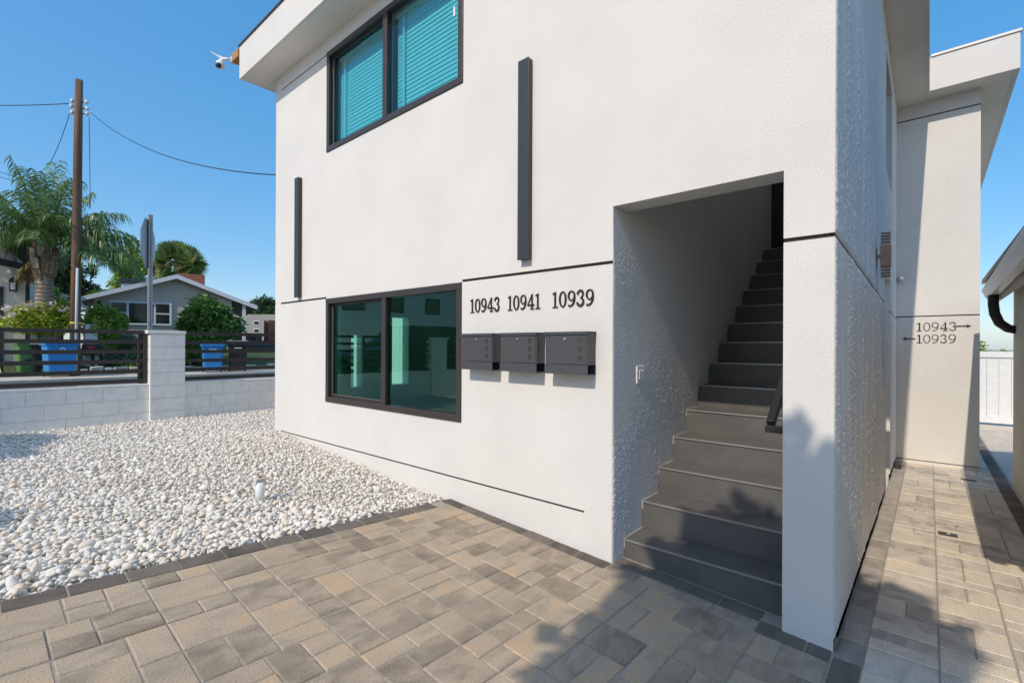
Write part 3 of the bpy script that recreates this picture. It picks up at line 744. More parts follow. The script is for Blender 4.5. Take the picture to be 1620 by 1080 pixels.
def glyph(bm, ch, frame, h, thin=1.0, depth=0.008):
    """frame(u, v, d) -> world point; every stroke its own layer so no two faces coincide"""
    adv, sts = DIG[ch]; lay = 0
    for st in sts:
        lay += 1; d0, d1 = 0.0005, depth + lay * 0.0004
        if st[0] == 'ring':
            _, cx, cy, rx, ry, ix, iy = st; n = 28
            ix = rx - (rx - ix) * thin; iy = ry - (ry - iy) * thin
            O = [[bm.verts.new(frame((cx + a * math.cos(2 * math.pi * k / n)) * h, (cy + b * math.sin(2 * math.pi * k / n)) * h, d)) for k in range(n)] for (a, b, d) in ((rx, ry, d0), (rx, ry, d1), (ix, iy, d1), (ix, iy, d0))]
            for A_, B_ in zip(O, O[1:]):
                for k in range(n): bm.faces.new((A_[k], A_[(k + 1) % n], B_[(k + 1) % n], B_[k]))
            continue
        if st[0] == 'dot':
            _, cx, cy, r = st; poly = [(cx + r * thin * math.cos(2 * math.pi * k / 14), cy + r * thin * math.sin(2 * math.pi * k / 14)) for k in range(14)]
        elif st[0] == 'poly': poly = st[1]
        else:
            p = st[1]; l, r_ = [], []
            for i, (x, y, w_) in enumerate(p):
                a, b = p[max(i - 1, 0)], p[min(i + 1, len(p) - 1)]; tx, ty = b[0] - a[0], b[1] - a[1]; q = math.hypot(tx, ty) or 1
                nx, ny = -ty / q * w_ * thin / 2, tx / q * w_ * thin / 2; l.append((x + nx, y + ny)); r_.append((x - nx, y - ny))
            for i in range(len(p) - 1):
                q = [l[i], l[i + 1], r_[i + 1], r_[i]]
                a = [bm.verts.new(frame(u * h, v * h, d1)) for u, v in q]; b = [bm.verts.new(frame(u * h, v * h, d0)) for u, v in q]
                bm.faces.new(a)
                for e in ((0, 1), (2, 3)): bm.faces.new((a[e[0]], a[e[1]], b[e[1]], b[e[0]]))
            continue
        a = [bm.verts.new(frame(u * h, v * h, d1)) for u, v in poly]; b = [bm.verts.new(frame(u * h, v * h, d0)) for u, v in poly]
        bm.faces.new(a)
        for i in range(len(a)): bm.faces.new((a[i], b[i], b[(i + 1) % len(a)], a[(i + 1) % len(a)]))
    return adv
def number(text, x, z, h, wx, lab, grp, yp=0.0, thin=1.0, depth=0.008):
    t = empty('house_number', (x, yp, z), lab, 'house number', grp); u = 0.0
    for ch in text:
        bm = B(); adv = glyph(bm, ch, lambda a, b, d, u=u: (x + u + a * wx, yp - d, z + b), h, thin, depth)
        bmesh.ops.recalc_face_normals(bm, faces=bm.faces)
        obj('numeral', bm, M['black_metal'], t); u += adv * h * wx * 1.08
    return u
number('10943', -2.885, 1.398, 0.112, 0.90, 'black numerals 10943 on the wall above the left mailbox', 'unit numbers on the facade')
number('10941', -2.470, 1.398, 0.112, 0.90, 'black numerals 10941 on the wall above the middle mailbox', 'unit numbers on the facade')
number('10939', -2.045, 1.398, 0.112, 0.95, 'black numerals 10939 on the wall above the right mailbox', 'unit numbers on the facade')
def arrow(name, x0, x1, z, d, lab):
    bm = B(); a, b = min(x0, x1), max(x0, x1); yp = YW
    box(bm, a + (0.03 if d < 0 else 0), b - (0.03 if d > 0 else 0), yp - 0.006, yp - 0.0005, z - 0.007, z + 0.007)
    t = x1; prism(bm, [(t, yp - 0.0065, z), (t - d * 0.045, yp - 0.0065, z + 0.022), (t - d * 0.033, yp - 0.0065, z), (t - d * 0.045, yp - 0.0065, z - 0.022)], (0, 0.006, 0))
    tag(obj(name, bm, M['black_metal']), lab, 'arrow')
number('10943', -0.135, 1.352, 0.115, 1.06, 'thin black numerals 10943 on the recessed wing wall, upper row', 'unit numbers on the wing wall', YW, 0.62, 0.006)
number('10939', -0.135, 1.190, 0.115, 1.06, 'thin black numerals 10939 on the recessed wing wall, lower row', 'unit numbers on the wing wall', YW, 0.62, 0.006)
arrow('direction_arrow', 0.255, 0.405, 1.41, 1, 'black arrow pointing right beside the upper numerals on the wing wall')
arrow('direction_arrow', -0.145, -0.285, 1.25, -1, 'black arrow pointing left beside the lower numerals on the wing wall')

# sconce on the side wall
sy, s0, s1 = 2.30, 1.70, 2.085
t = empty('wall_sconce', (XC, sy, s0), 'black and chrome rectangular wall sconce on the side wall', 'wall lamp')
obj('back_plate', bx(XC + 0.0005, XC + 0.014, sy - 0.055, sy + 0.055, 1.82, 1.96), M['black_metal'], t, bevel=0.002)
obj('arm', bx(XC + 0.0142, XC + 0.036, sy - 0.014, sy + 0.014, 1.875, 1.905), M['slate_metal'], t)
obj('body', bx(XC + 0.036, XC + 0.106, sy - 0.04, sy + 0.04, 1.802, 1.978), M['bronze'], t, bevel=0.002)
for (a, b) in ((1.703, 1.800), (1.980, 2.085)):
    n = 4; st = (b - a) / n
    for k in range(n):
        obj('shade_band', bx(XC + 0.040, XC + 0.102, sy - 0.036, sy + 0.036, a + k * st + 0.0072, a + (k + 1) * st - 0.0002), M['black_metal'], t)
        obj('louvre', bx(XC + 0.036, XC + 0.106, sy - 0.04, sy + 0.04, a + k * st, a + k * st + 0.007), M['chrome'], t)
t = empty('motion_sensor', (-0.31, YW, 2.05), 'small round metal sensor light in the corner of the wing wall', 'sensor')
bm = B(); lathe(bm, (-0.315, YW - 0.001, 2.085), [(0.022, 0), (0.024, -0.012), (0.014, -0.03)], 14, 'Y'); obj('base', bm, M['chrome'], t, True)
bm = B(); lathe(bm, (-0.300, YW - 0.05, 2.075), [(0.012, 0.02), (0.032, 0.0), (0.034, -0.02), (0.02, -0.03)], 14, 'Y'); obj('lens', bm, M['chrome'], t, True)
# flood lamp under the left eave and the security camera on its timber block
t = empty('eave_lamp', (XL - 0.1, 0.18, 4.45), 'black lamp tucked under the eave at the far left corner', 'lamp')
bm = B(); lathe(bm, (XL - 0.075, 0.16, 4.45), [(0.05, 0), (0.07, 0.02), (0.075, 0.07), (0.06, 0.10)], 16); obj('housing', bm, M['black_metal'], t, True)
obj('bracket', bx(XL - 0.03, XL - 0.001, 0.13, 0.19, 4.5, 4.56), M['black_metal'], t)
t = empty('security_camera', (-7.1, -0.3, 4.96), 'white security camera with antennas on a timber block at the roof corner', 'camera')
obj('timber_block', bx(-7.19, ELX - 0.001, -0.36, -0.25, 4.965, 5.075), M['wood'], t, bevel=0.004)
obj('wall_box', bx(-7.27, -7.19, -0.35, -0.27, 4.99, 5.075), M['white_plastic'], t, bevel=0.008)
bm = B(); tube(bm, [(-7.25, -0.36, 5.03), (-7.32, -0.40, 5.045), (-7.37, -0.44, 5.03)], 0.02, 8); obj('arm', bm, M['white_plastic'], t, True)
bm = B(); lathe(bm, (-7.36, -0.44, 4.90), [(0.012, 0.0), (0.042, 0.015), (0.056, 0.05), (0.052, 0.09), (0.03, 0.115)], 16); bl = obj('dome', bm, M['white_plastic'], t, True)
bm = B(); lathe(bm, (-7.325, -0.475, 4.925), [(0.008, -0.034), (0.032, -0.02), (0.038, 0.0), (0.032, 0.022), (0.008, 0.036)], 14); obj('lens', bm, M['black_metal'], bl, True)
for (a, b) in (((-7.35, -0.43, 5.05), (-7.44, -0.53, 5.13)), ((-7.33, -0.40, 5.05), (-7.40, -0.49, 5.10))):
    bm = B(); tube(bm, [a, b], [0.011, 0.008], 6); obj('antenna', bm, M['white_plastic'], t)

# drains in the path, vent pipe in the gravel
def drain(x0, x1, y0, y1, lab, white):
    z = gz((x0 + x1) / 2, (y0 + y1) / 2); t = empty('floor_drain', ((x0 + x1) / 2, (y0 + y1) / 2, z), lab, 'drain')
    obj('grate', bx(x0, x1, y0, y1, z - 0.01, z + 0.0045), M['black_metal'], t)
    n = 6
    for i in range(n):
        a = x0 + 0.008 + (x1 - x0 - 0.012) * i / n
        obj('slot_bar', bx(a, a + (x1 - x0) / n * 0.45, y0 + 0.006, y1 - 0.006, z + 0.0046, z + 0.007), M['bronze'], t)
    if white: obj('label_plate', bx((x0 + x1) / 2 - 0.004, (x0 + x1) / 2 + 0.014, (y0 + y1) / 2 - 0.01, (y0 + y1) / 2 + 0.012, z + 0.0072, z + 0.0085), M['white_plastic'], t)
drain(0.058, 0.176, 2.44, 2.53, 'small black drain grate with a white mark in the path', True)
drain(0.285, 0.42, 5.0, 5.06, 'narrow slotted drain in the path by the wing corner', False)
t = empty('downspout_outlet', (-0.3, 5.2, -0.42), 'small dark downspout outlet at the foot of the side wall by the wing', 'downspout')
obj('outlet', bx(-0.335, -0.27, 5.13, 5.22, gz(-.2, 5.2) - 0.01, gz(-.2, 5.2) + 0.07), M['bronze'], t, bevel=0.004)
px, py = -4.01, -1.22; pz = gz(px, py)
t = empty('vent_pipe', (px, py, pz), 'short white plastic pipe stub with grey top standing in the gravel', 'pipe')
bm = B(); lathe(bm, (px, py, pz - 0.05), [(0.034, 0), (0.034, 0.19), (0.030, 0.19), (0.030, 0.09)], 18); obj('pipe', bm, M['white_plastic'], t, True)
bm = B(); prism(bm, [(px - 0.036, py - 0.038, pz + 0.168), (px + 0.036, py - 0.038, pz + 0.168), (px + 0.004, py - 0.038, pz + 0.105), (px - 0.004, py - 0.038, pz + 0.105)], (0, 0.076, 0)); obj('tape_wrap', bm, M['mortar'], t, bevel=0.003)
obj('valve', bx(px - 0.012, px + 0.012, py - 0.012, py + 0.012, pz + 0.169, pz + 0.185), M['wood'], t)

# ------------------------------------------------------------------ block wall and slat fence along the street
FX0, FSL = -8.80, -0.030                      # x at y = 0, drift in x per metre of y
fx = lambda y: FX0 + FSL * y
ang_f = math.atan(-FSL)
fdir = Vector((FSL, 1, 0)).normalized(); fnor = Vector((1, -FSL, 0)).normalized()
bwall = empty('block_wall', (FX0, -1, -0.1), 'low white painted concrete block wall edging the gravel', 'wall')
def wall_box(bm, y0, y1, d0, d1, z0, z1):
    c = Vector((fx((y0 + y1) / 2), (y0 + y1) / 2, (z0 + z1) / 2)) + fnor * ((d0 + d1) / 2)
    obox(bm, c, fdir * ((y1 - y0) / 2), fnor * ((d1 - d0) / 2), (0, 0, (z1 - z0) / 2))
WTH = 0.15
def pillar(y0, y1): return (y0, y1)
PIL = [(-0.925, -0.475), (-4.75, -4.30)]
segs = [(-4.30, -0.925), (-0.475, 3.4), (-9.5, -4.75)]
for (a, b) in segs:
    bm = B(); wall_box(bm, a, b, -WTH + 0.006, -0.006, -0.35, 0.512); obj('mortar', bm, M['mortar'], bwall)
    for row, z0 in enumerate((0.322, 0.127, -0.068)):
        off = (-2.22 if row % 2 == 0 else -2.045) if b < 0 else (-0.291 if row % 2 == 0 else -0.10)
        y = off + 0.385 * math.floor((a - off) / 0.385)
        while y < b:
            p, q = max(y, a), min(y + 0.385, b)
            if q - p > 0.03:
                bm = B(); wall_box(bm, p + 0.003, q - 0.003, -WTH, random.uniform(-0.0015, 0.0015), z0 + 0.003, z0 + 0.192)
                o = obj('block', bm, M['block'], bwall, bevel=0.004, seg=1)
            y += 0.385
    y = a
    while y < b:
        q = min(y + 0.385, b); bm = B(); wall_box(bm, y + 0.001, q - 0.001, -WTH - 0.004, 0.004, 0.516, 0.546); obj('cap_block', bm, M['block'], bwall, bevel=0.003, seg=1); y = q
for i, (a, b) in enumerate(PIL):
    t = empty('block_pillar', (fx(a), (a + b) / 2, -0.1), ('white painted block pillar with cap between the two slat fence panels' if i == 0 else 'white painted block pillar further along the fence towards the viewer'), 'pillar')
    bm = B(); wall_box(bm, a + 0.006, b - 0.006, -0.27, 0.055, -0.3, 1.28); obj('mortar', bm, M['mortar'], t)
    for r in range(8):
        z0 = -0.26 + r * 0.193
        bm = B(); wall_box(bm, a, b, -0.275, 0.06 + random.uniform(-.001, .001), z0 + 0.003, z0 + 0.190); obj('block', bm, M['block'], t, bevel=0.006, seg=1)
    bm = B(); wall_box(bm, a - 0.035, b + 0.01, -0.29, 0.07, 1.287, 1.335); obj('cap', bm, M['block'], t, bevel=0.005, seg=1)
def fence(a, b, lab, post_at):
    t = empty('slat_fence', (fx(a), (a + b) / 2, 0.55), lab, 'fence', 'slat fence panels on the block wall')
    for z in (0.592, 0.735, 0.877, 1.02, 1.163, 1.305):
        bm = B(); wall_box(bm, a + 0.002, b - 0.002, -0.095, -0.055, z - 0.027, z + 0.027); obj('slat', bm, M['fence_metal'], t, bevel=0.003, seg=1)
    for y in post_at:
        bm = B(); wall_box(bm, y - 0.03, y + 0.03, -0.150, -0.096, 0.548, 1.335); obj('post', bm, M['fence_metal'], t, bevel=0.003, seg=1)
fence(-4.30, -0.96, 'dark brown horizontal slat fence panel left of the white pillar', (-4.2, -2.6, -1.0))
fence(-0.47, 3.3, 'dark brown horizontal slat fence panel between the white pillar and the house', (1.3, 3.2))
fence(-9.5, -4.78, 'dark brown horizontal slat fence panel beyond the second pillar', (-7.1, -9.4))
bm = B(); wall_box(bm, -0.985, -0.93, -0.11, -0.05, 0.548, 1.29); tag(obj('fence_post', bm, M['fence_metal'], bevel=0.003), 'dark square steel post where the left fence panel meets the pillar', 'post')

# ------------------------------------------------------------------ neighbouring house on the right
nb = empty('neighbor_house', (2.5, 2.3, -0.4), 'cream stucco house with white gutter at the right edge', 'house')
obj('wall', bx(0.70, 4.6, -0.15, 4.85, -0.8, 1.75), M['stucco_cream'], nb)
GA, GB = Vector((0.41, -0.35, 1.80)), Vector((0.46, 5.08, 1.735))
bm = B(); prism(bm, [(0.46, GA.y, 1.87), (0.46, GA.y, 1.92), (4.6, GA.y, 3.4), (4.6, GA.y, 3.3)], (0, GB.y - GA.y, 0)); rf = obj('roof', bm, M['bronze'], nb)
obj('soffit', bx(0.49, 0.6995, -0.3, 5.0, 1.76, 1.79), M['stucco_cream'], rf)
prof = [(0.0, 0.115), (0.0, 0.085), (0.012, 0.075), (0.022, 0.035), (0.045, 0.0), (0.11, 0.0), (0.11, 0.115), (0.10, 0.115), (0.10, 0.01), (0.05, 0.01), (0.012, 0.105)]
bm = B(); gv = GB - GA
prism(bm, [(GA.x + x, GA.y, GA.z + z - 0.04) for x, z in prof], gv); g = obj('gutter', bm, M['white_plastic'], rf)
obj('fascia_board', bx(0.575, 0.60, -0.3, 5.0, 1.66, 1.759), M['stucco_cream'], rf)
bm = B(); tube(bm, [(0.52, 4.55, 1.70), (0.52, 4.55, 1.60), (0.53, 4.55, 1.50), (0.57, 4.6, 1.40), (0.64, 4.66, 1.34), (0.72, 4.72, 1.32)], 0.045, 12); obj('downspout', bm, M['black_metal'], nb, True)
# vinyl fence closing the rear yard
vf = empty('vinyl_fence', (1.4, 12.05, -0.5), 'white vinyl privacy fence at the end of the side path', 'fence')
for i in range(16):
    x = 0.0 + i * 0.19
    obj('board', bx(x + 0.002, x + 0.188, 12.03, 12.055, -0.5, 0.98), M['white_plastic'], vf, bevel=0.003, seg=1)
obj('rail', bx(0, 3.04, 12.0, 12.029, 0.93, 1.06), M['white_plastic'], vf); obj('rail', bx(0, 3.04, 12.0, 12.029, -0.5, -0.36), M['white_plastic'], vf)

# white gate added in the unseen side yard to brighten the end openings
sg_ = empty('bright_backdrop_gate', (-7.7, 2.4, 0), 'white boarded gate added in the unseen side yard as a bright backdrop', 'gate')
for i in range(12):
    x = -8.66 + i * 0.168; obj('board', bx(x, x + 0.165, 2.38, 2.405, 0.0, 1.78), M['white_plastic'], sg_, bevel=0.003, seg=1)
for z in (0.2, 1.5): obj('rail', bx(-8.66, -6.645, 2.406, 2.44, z, z + 0.09), M['white_plastic'], sg_)

# ------------------------------------------------------------------ street
def P(x, y, t):
    """point of the place seen at depth t; u, v in photo proportions"""
    u = (x - 810) / 762; v = -(y - 548) / 762; c, s = math.cos(ROLL), math.sin(ROLL)
    return CAM + (FW + RT * (u * c - v * s) + up * (u * s + v * c)) * t
def PX(x, y, X):
    q = P(x, y, 1.0) - CAM; return CAM + q * ((X - CAM.x) / q.x)
flat = lambda z: (lambda x, y: z)
sheet('road', [-18.7, -14, -9.05], lin(-120, 120, 8), 0, M['asphalt'], zf=flat(0.02))
tag(obj('kerb', bx(-18.95, -18.7, -120, 120, -0.2, 0.15), M['concrete'], bevel=0.02), kind='structure')
sheet('sidewalk', [-20.6, -18.95], lin(-120, 120, 8), 0, M['concrete'], zf=flat(0.146))
sheet('driveway', [-24.1, -20.6], lin(-7.5, -1.9, 4), 0, M['concrete'], zf=lambda x, y: 0.15 + (-20.6 - x) * 0.16)
sheet('front_lawn', [-27.5, -24, -22, -20.62], lin(-1.88, 16, 6), 0, M['grass'], zf=lambda x, y: 0.14 + (-20.6 - x) * 0.12)

# ------------------------------------------------------------------ foliage tools
def leaves(centers, size, aspect=0.5, droop=0.3, spread=None):
    """small folded leaves (two quads) at the given points; centers (n,3)"""
    n = len(centers); size = np.broadcast_to(size, (n,)) * RNG.uniform(0.7, 1.3, n)
    a = RNG.normal(size=(n, 3)); a[:, 2] = a[:, 2] * 0.6 - droop; a /= np.linalg.norm(a, axis=1)[:, None]
    b = np.cross(a, RNG.normal(size=(n, 3))); b /= np.linalg.norm(b, axis=1)[:, None] + 1e-9
    c = np.cross(a, b); s = size[:, None]
    L0 = centers; L1 = centers + a * s; mid = centers + a * s * 0.5
    w1 = mid + b * s * aspect * 0.5 + c * s * 0.10; w2 = mid - b * s * aspect * 0.5 + c * s * 0.10
    V = np.stack([L0, w1, L1, w2], 1).reshape(-1, 3); F = np.arange(n * 4).reshape(-1, 4)
    return V, F
def blob_points(n, blobs, shell=0.65):
    """points in ellipsoids (cx,cy,cz,rx,ry,rz), biased to the outside"""
    out = []; vol = np.array([b[3] * b[4] * b[5] for b in blobs]) ** 0.75; vol /= vol.sum()
    for b, f in zip(blobs, vol):
        k = max(3, int(n * f)); d = RNG.normal(size=(k, 3)); d /= np.linalg.norm(d, axis=1)[:, None]
        r = shell + (1 - shell) * RNG.random(k) ** 0.7; r = np.where(RNG.random(k) < 0.22, r * RNG.random(k), r)
        out.append(np.array(b[:3]) + d * r[:, None] * np.array(b[3:]))
    return np.concatenate(out)
def crown_blobs(c, rx, ry, rz, k, br=0.38, seed=None):
    bl = []
    for i in range(k):
        d = RNG.normal(size=3); d /= np.linalg.norm(d); r = RNG.uniform(0.35, 0.8)
        s = br * RNG.uniform(0.7, 1.25)
        bl.append((c[0] + d[0] * rx * r, c[1] + d[1] * ry * r, c[2] + d[2] * rz * r, rx * s, ry * s, rz * s))
    return bl
def tree(name, base, h, c, r3, k, n, leaf, lm, lab, cat='tree', trunk_r=0.1, tm=None, br=0.38, group=None, aspect=0.5):
    t = empty(name, base, lab, cat, group); base = Vector(base); cc = Vector(c)
    bl = crown_blobs(c, *r3, k, br)
    bm = B(); j = cc - Vector((0, 0, r3[2] * 0.35))
    if h > 0:
        tube(bm, [base, base.lerp(j, 0.5) + Vector((random.uniform(-.1, .1), random.uniform(-.1, .1), 0)) * trunk_r * 4, j], [trunk_r * 1.25, trunk_r, trunk_r * 0.75], 9)
    for b in bl[:9]:
        e = Vector(b[:3]); tube(bm, [j if h > 0 else base, j.lerp(e, 0.5) + Vector((0, 0, 0.06)), e], [trunk_r * 0.5, trunk_r * 0.3, trunk_r * 0.1], 5)
    obj('trunk', bm, tm or M['bark'], t, True)
    V, F = leaves(blob_points(n, bl), leaf, aspect)
    mesh_np('crown', V - np.array(base), F, lm, t)
    return t
M['bark'] = m_plain('bark', (0.10, 0.075, 0.055), 0.95, 0, 0.3, 12, 0.01, 40)
M['leaf_green'] = m_leaf('leaf_green', [(0.055, 0.131, 0.032), (0.109, 0.239, 0.043), (0.196, 0.370, 0.065), (0.087, 0.196, 0.043)])
M['leaf_dark'] = m_leaf('leaf_dark', [(0.031, 0.070, 0.028), (0.054, 0.109, 0.039), (0.078, 0.139, 0.047)])
M['leaf_lime'] = m_leaf('leaf_lime', [(0.313, 0.431, 0.039), (0.587, 0.647, 0.059), (0.196, 0.334, 0.039), (0.705, 0.666, 0.078)])
M['leaf_mid'] = m_leaf('leaf_mid', [(0.134, 0.269, 0.045), (0.291, 0.448, 0.067), (0.426, 0.538, 0.090)])
M['leaf_sage'] = m_leaf('leaf_sage', [(0.250, 0.296, 0.172), (0.374, 0.406, 0.265), (0.156, 0.203, 0.109)])
M['petal'] = m_leaf('white_petal', [(0.78, 0.74, 0.68), (0.80, 0.66, 0.55), (0.8, 0.78, 0.74)], 0.3)
M['frond'] = m_leaf('palm_frond', [(0.090, 0.181, 0.054), (0.164, 0.271, 0.081), (0.236, 0.344, 0.109), (0.064, 0.136, 0.045)], 0.3, 0.35)
M['frond_dead'] = m_leaf('dry_frond', [(0.26, 0.20, 0.06), (0.30, 0.25, 0.10), (0.20, 0.12, 0.06)], 0.3)
M['palm_trunk'] = m_plain('palm_trunk', (0.33, 0.28, 0.22), 0.95, 0, 0.3, 10, 0.01, 30)
M['palm_boot'] = m_plain('palm_boot', (0.20, 0.14, 0.09), 0.95, 0, 0.4, 9, 0.01, 30)
M['pole_wood'] = None
m_, t_, b_ = mat('pole_wood'); v_ = coords(t_, 'World', (14, 14, 0.7))
f_ = noise(t_, v_, 1.0, 5, 0.65); t_.links.new(ramp(t_, f_, [(0.25, (0.075, 0.045, 0.028)), (0.55, (0.17, 0.10, 0.06)), (0.8, (0.27, 0.19, 0.12))]), b_.inputs['Base Color'])
b_.inputs['Roughness'].default_value = 0.9; t_.links.new(bump(t_, f_, 0.01), b_.inputs['Normal']); M['pole_wood'] = m_

# ------------------------------------------------------------------ house across the street (gable)
HX = -27.0
M['dark_pane'] = m_plain('dark_pane', (0.012, 0.016, 0.015), 0.12, 0, 0.3, 1.5)
M['taupe'] = m_stucco('taupe_stucco', (0.64, 0.535, 0.445), grain=0.002)
M['white_paint'] = m_plain('white_paint', (0.72, 0.73, 0.76), 0.6)
M['roofing'] = m_plain('roof_shingle', (0.20, 0.19, 0.19), 0.9, 0, 0.2, 4)
M['brick'] = m_plain('chimney_brick', (0.34, 0.13, 0.08), 0.9, 0, 0.2, 8)
M['dark_trim'] = m_plain('dark_trim', (0.02, 0.02, 0.02), 0.6)
gh = empty('gable_house', (HX - 5, 4, 0.7), 'grey beige gable house with white framed picture window across the street', 'house')
ya, yb_, yp_, ze, zp = 1.05, 6.3, 4.05, 3.18, 4.28
bm = B(); prism(bm, [(HX, ya, 0.4), (HX, yb_, 0.4), (HX, yb_, 3.50), (HX, yp_, zp - 0.02), (HX, ya, 3.28)], (-9, 0, 0)); obj('wall', bm, M['taupe'], gh)
rf = None
for (y0, z0, y1, z1, nm) in ((0.55, 3.12, yp_, 4.40, 'roof'), (7.4, 3.10, yp_ + 0.001, 4.40, 'roof')):
    bm = B(); prism(bm, [(HX + 0.30, y0, z0), (HX + 0.30, y1, z1), (HX + 0.30, y1, z1 - 0.12), (HX + 0.30, y0, z0 - 0.12)], (-9.6, 0, 0)); r_ = obj(nm, bm, M['roofing'], gh)
    bm = B(); prism(bm, [(HX + 0.34, y0, z0 + 0.03), (HX + 0.34, y1, z1 + 0.03), (HX + 0.34, y1, z1 - 0.17), (HX + 0.34, y0, z0 - 0.17)], (-0.039, 0, 0)); obj('barge_board', bm, M['white_paint'], r_)
    rf = rf or r_
bm = B(); box(bm, HX + 0.1, HX + 0.2, 6.75, 6.9, 0.6, 3.2); obj('porch_post', bm, M['white_paint'], gh)
q0, q1 = PX(175, 474, HX), PX(270, 514, HX)
wy0, wy1, wz0, wz1 = q0.y, q1.y, 2.07, 3.06
wn = obj('window', bx(HX + 0.001, HX + 0.03, wy0, wy1, wz0, wz1), M['void'], gh)
mu = [wy0, wy0 + 0.62, wy1 - 0.60, wy1]
for i, yy in enumerate(mu): obj('frame', bx(HX + 0.031, HX + 0.075, yy - 0.04, yy + 0.04, wz0, wz1), M['white_paint'], wn)
for zz in (wz0, wz1): obj('frame', bx(HX + 0.0312, HX + 0.072, wy0 - 0.04, wy1 + 0.04, zz - 0.04, zz + 0.04), M['white_paint'], wn)
for (a, b) in ((mu[0], mu[1]), (mu[2], mu[3])): obj('frame', bx(HX + 0.0312, HX + 0.07, a + 0.04, b - 0.04, 2.54, 2.60), M['white_paint'], wn)
for (a, b) in zip(mu, mu[1:]): obj('pane', bx(HX + 0.0305, HX + 0.040, a + 0.04, b - 0.04, wz0 + 0.04, wz1 - 0.04), M['dark_pane'], wn)
c = PX(263, 440, HX - 4); bm = bx(c.x - 0.5, c.x + 0.3, c.y - 0.62, c.y + 0.62, 3.6, c.z + 0.28); obj('chimney', bm, M['brick'], rf)
c = PX(178, 448, HX - 3); ch = obj('chimney_box', bx(c.x - 0.5, c.x + 0.4, c.y - 0.45, c.y + 0.45, 3.2, c.z + 0.05), M['white_paint'], rf)
obj('chimney_top', bx(c.x - 0.55, c.x + 0.45, c.y - 0.5, c.y + 0.5, c.z + 0.051, c.z + 0.32), M['slate_metal'], rf)
bm = B(); tube(bm, [(HX + 0.55, 0.62, 3.0), (HX + 0.4, 0.72, 2.8), (HX + 0.05, 0.98, 2.65), (HX + 0.05, 1.0, 0.8)], 0.05, 8); obj('downspout', bm, M['white_paint'], gh)
c = PX(158, 480, HX); obj('porch_lamp', bx(HX + 0.001, HX + 0.12, c.y - 0.07, c.y + 0.07, c.z - 0.12, c.z + 0.15), M['dark_trim'], gh, bevel=0.02)

gh.rotation_euler = (0, 0, R(-16)); gh.location.y += 1.38; gh.location.x += 0.2
# house at the left edge
LX = -24.0
lh = empty('cream_house', (LX - 4, -5, 0.6), 'cream stucco house with dark trim and lantern at the left edge', 'house')
obj('wall', bx(LX - 8, LX, -9, -1.2, 0.2, 3.82), M['stucco_cream'], lh)
bm = B(); prism(bm, [(LX + 0.02, -9, 5.1), (LX + 0.02, -1.0, 3.62), (LX + 0.02, -1.0, 3.84), (LX + 0.02, -9, 5.35)], (0.06, 0, 0)); obj('trim_band', bm, M['dark_trim'], lh)
bm = B(); prism(bm, [(LX + 0.01, -9, 5.3), (LX + 0.01, -1.6, 3.9), (LX + 0.01, -1.6, 4.35), (LX + 0.01, -9, 5.8)], (-7.5, 0, 0)); ug = obj('upper_gable', bm, M['white_paint'], lh)
bm = B(); prism(bm, [(LX + 0.3, -9, 5.82), (LX + 0.3, -1.2, 4.33), (LX + 0.3, -1.2, 4.47), (LX + 0.3, -9, 5.95)], (-8, 0, 0)); obj('roof', bm, M['dark_trim'], lh)
obj('corner_trim', bx(LX - 0.1, LX + 0.03, -1.199, -1.10, 0.2, 3.6), M['dark_trim'], lh)
c0, c1 = PX(0, 450, LX), PX(7, 450, LX); obj('door', bx(LX + 0.001, LX + 0.05, c0.y - 1.2, c1.y, 0.5, 3.05), M['dark_trim'], lh)
c = PX(23, 453, LX); t_ = obj('lantern', bx(LX + 0.02, LX + 0.2, c.y - 0.09, c.y + 0.09, c.z - 0.22, c.z + 0.12), M['dark_trim'], lh, bevel=0.01)
obj('lantern_glass', bx(LX + 0.201, LX + 0.206, c.y - 0.06, c.y + 0.06, c.z - 0.17, c.z + 0.07), M['mortar'], t_)
bm = B(); prism(bm, [(LX + 0.02, c.y - 0.11, c.z + 0.121), (LX + 0.02, c.y + 0.11, c.z + 0.121), (LX + 0.02, c.y, c.z + 0.28)], (0.18, 0, 0)); obj('lantern_cap', bm, M['dark_trim'], t_)
c = PX(18, 432, LX); bm = B(); lathe(bm, (LX, c.y, c.z), [(0.09, 0.001), (0.09, 0.06), (0.04, 0.1)], 12, 'X'); obj('camera_dome', bm, M['white_paint'], lh, True)

lh.rotation_euler = (0, 0, R(-9)); lh.location.y += 0.62
# ------------------------------------------------------------------ utility pole with hardware and wires
base = P(118, 560, 15.2); base.z = 0.14; top = P(125, 127, 15.2)
pole = empty('utility_pole', base, 'weathered brown wooden utility pole behind the blue bin', 'utility pole')
bm = B(); tube(bm, [base - Vector((0, 0, .2)), base.lerp(top, 0.4), base.lerp(top, 0.8), top], [0.135, 0.122, 0.108, 0.098], 18); obj('shaft', bm, M['pole_wood'], pole, True)
def near_pole(x, y, dt=-0.0): return P(x, y, 15.2 + dt)
for (x, y) in ((114, 160), (113, 168), (114, 178), (137, 162), (138, 172), (138, 180)):
    c = near_pole(x, y); bm = B(); lathe(bm, c, [(0.03, -0.06), (0.05, -0.03), (0.05, 0.03), (0.03, 0.06)], 10); obj('insulator', bm, M['white_paint'], pole, True)
    a = base.lerp(top, (c.z - base.z) / (top.z - base.z)); bm = B(); tube(bm, [a, c], 0.018, 5); obj('bracket', bm, M['dark_trim'], pole)
bm = B(); tube(bm, [P(122.5, 424, 14.95), P(121, 500, 14.95), P(120, 586, 14.95)], 0.036, 8); obj('conduit', bm, M['mortar'], pole, True)
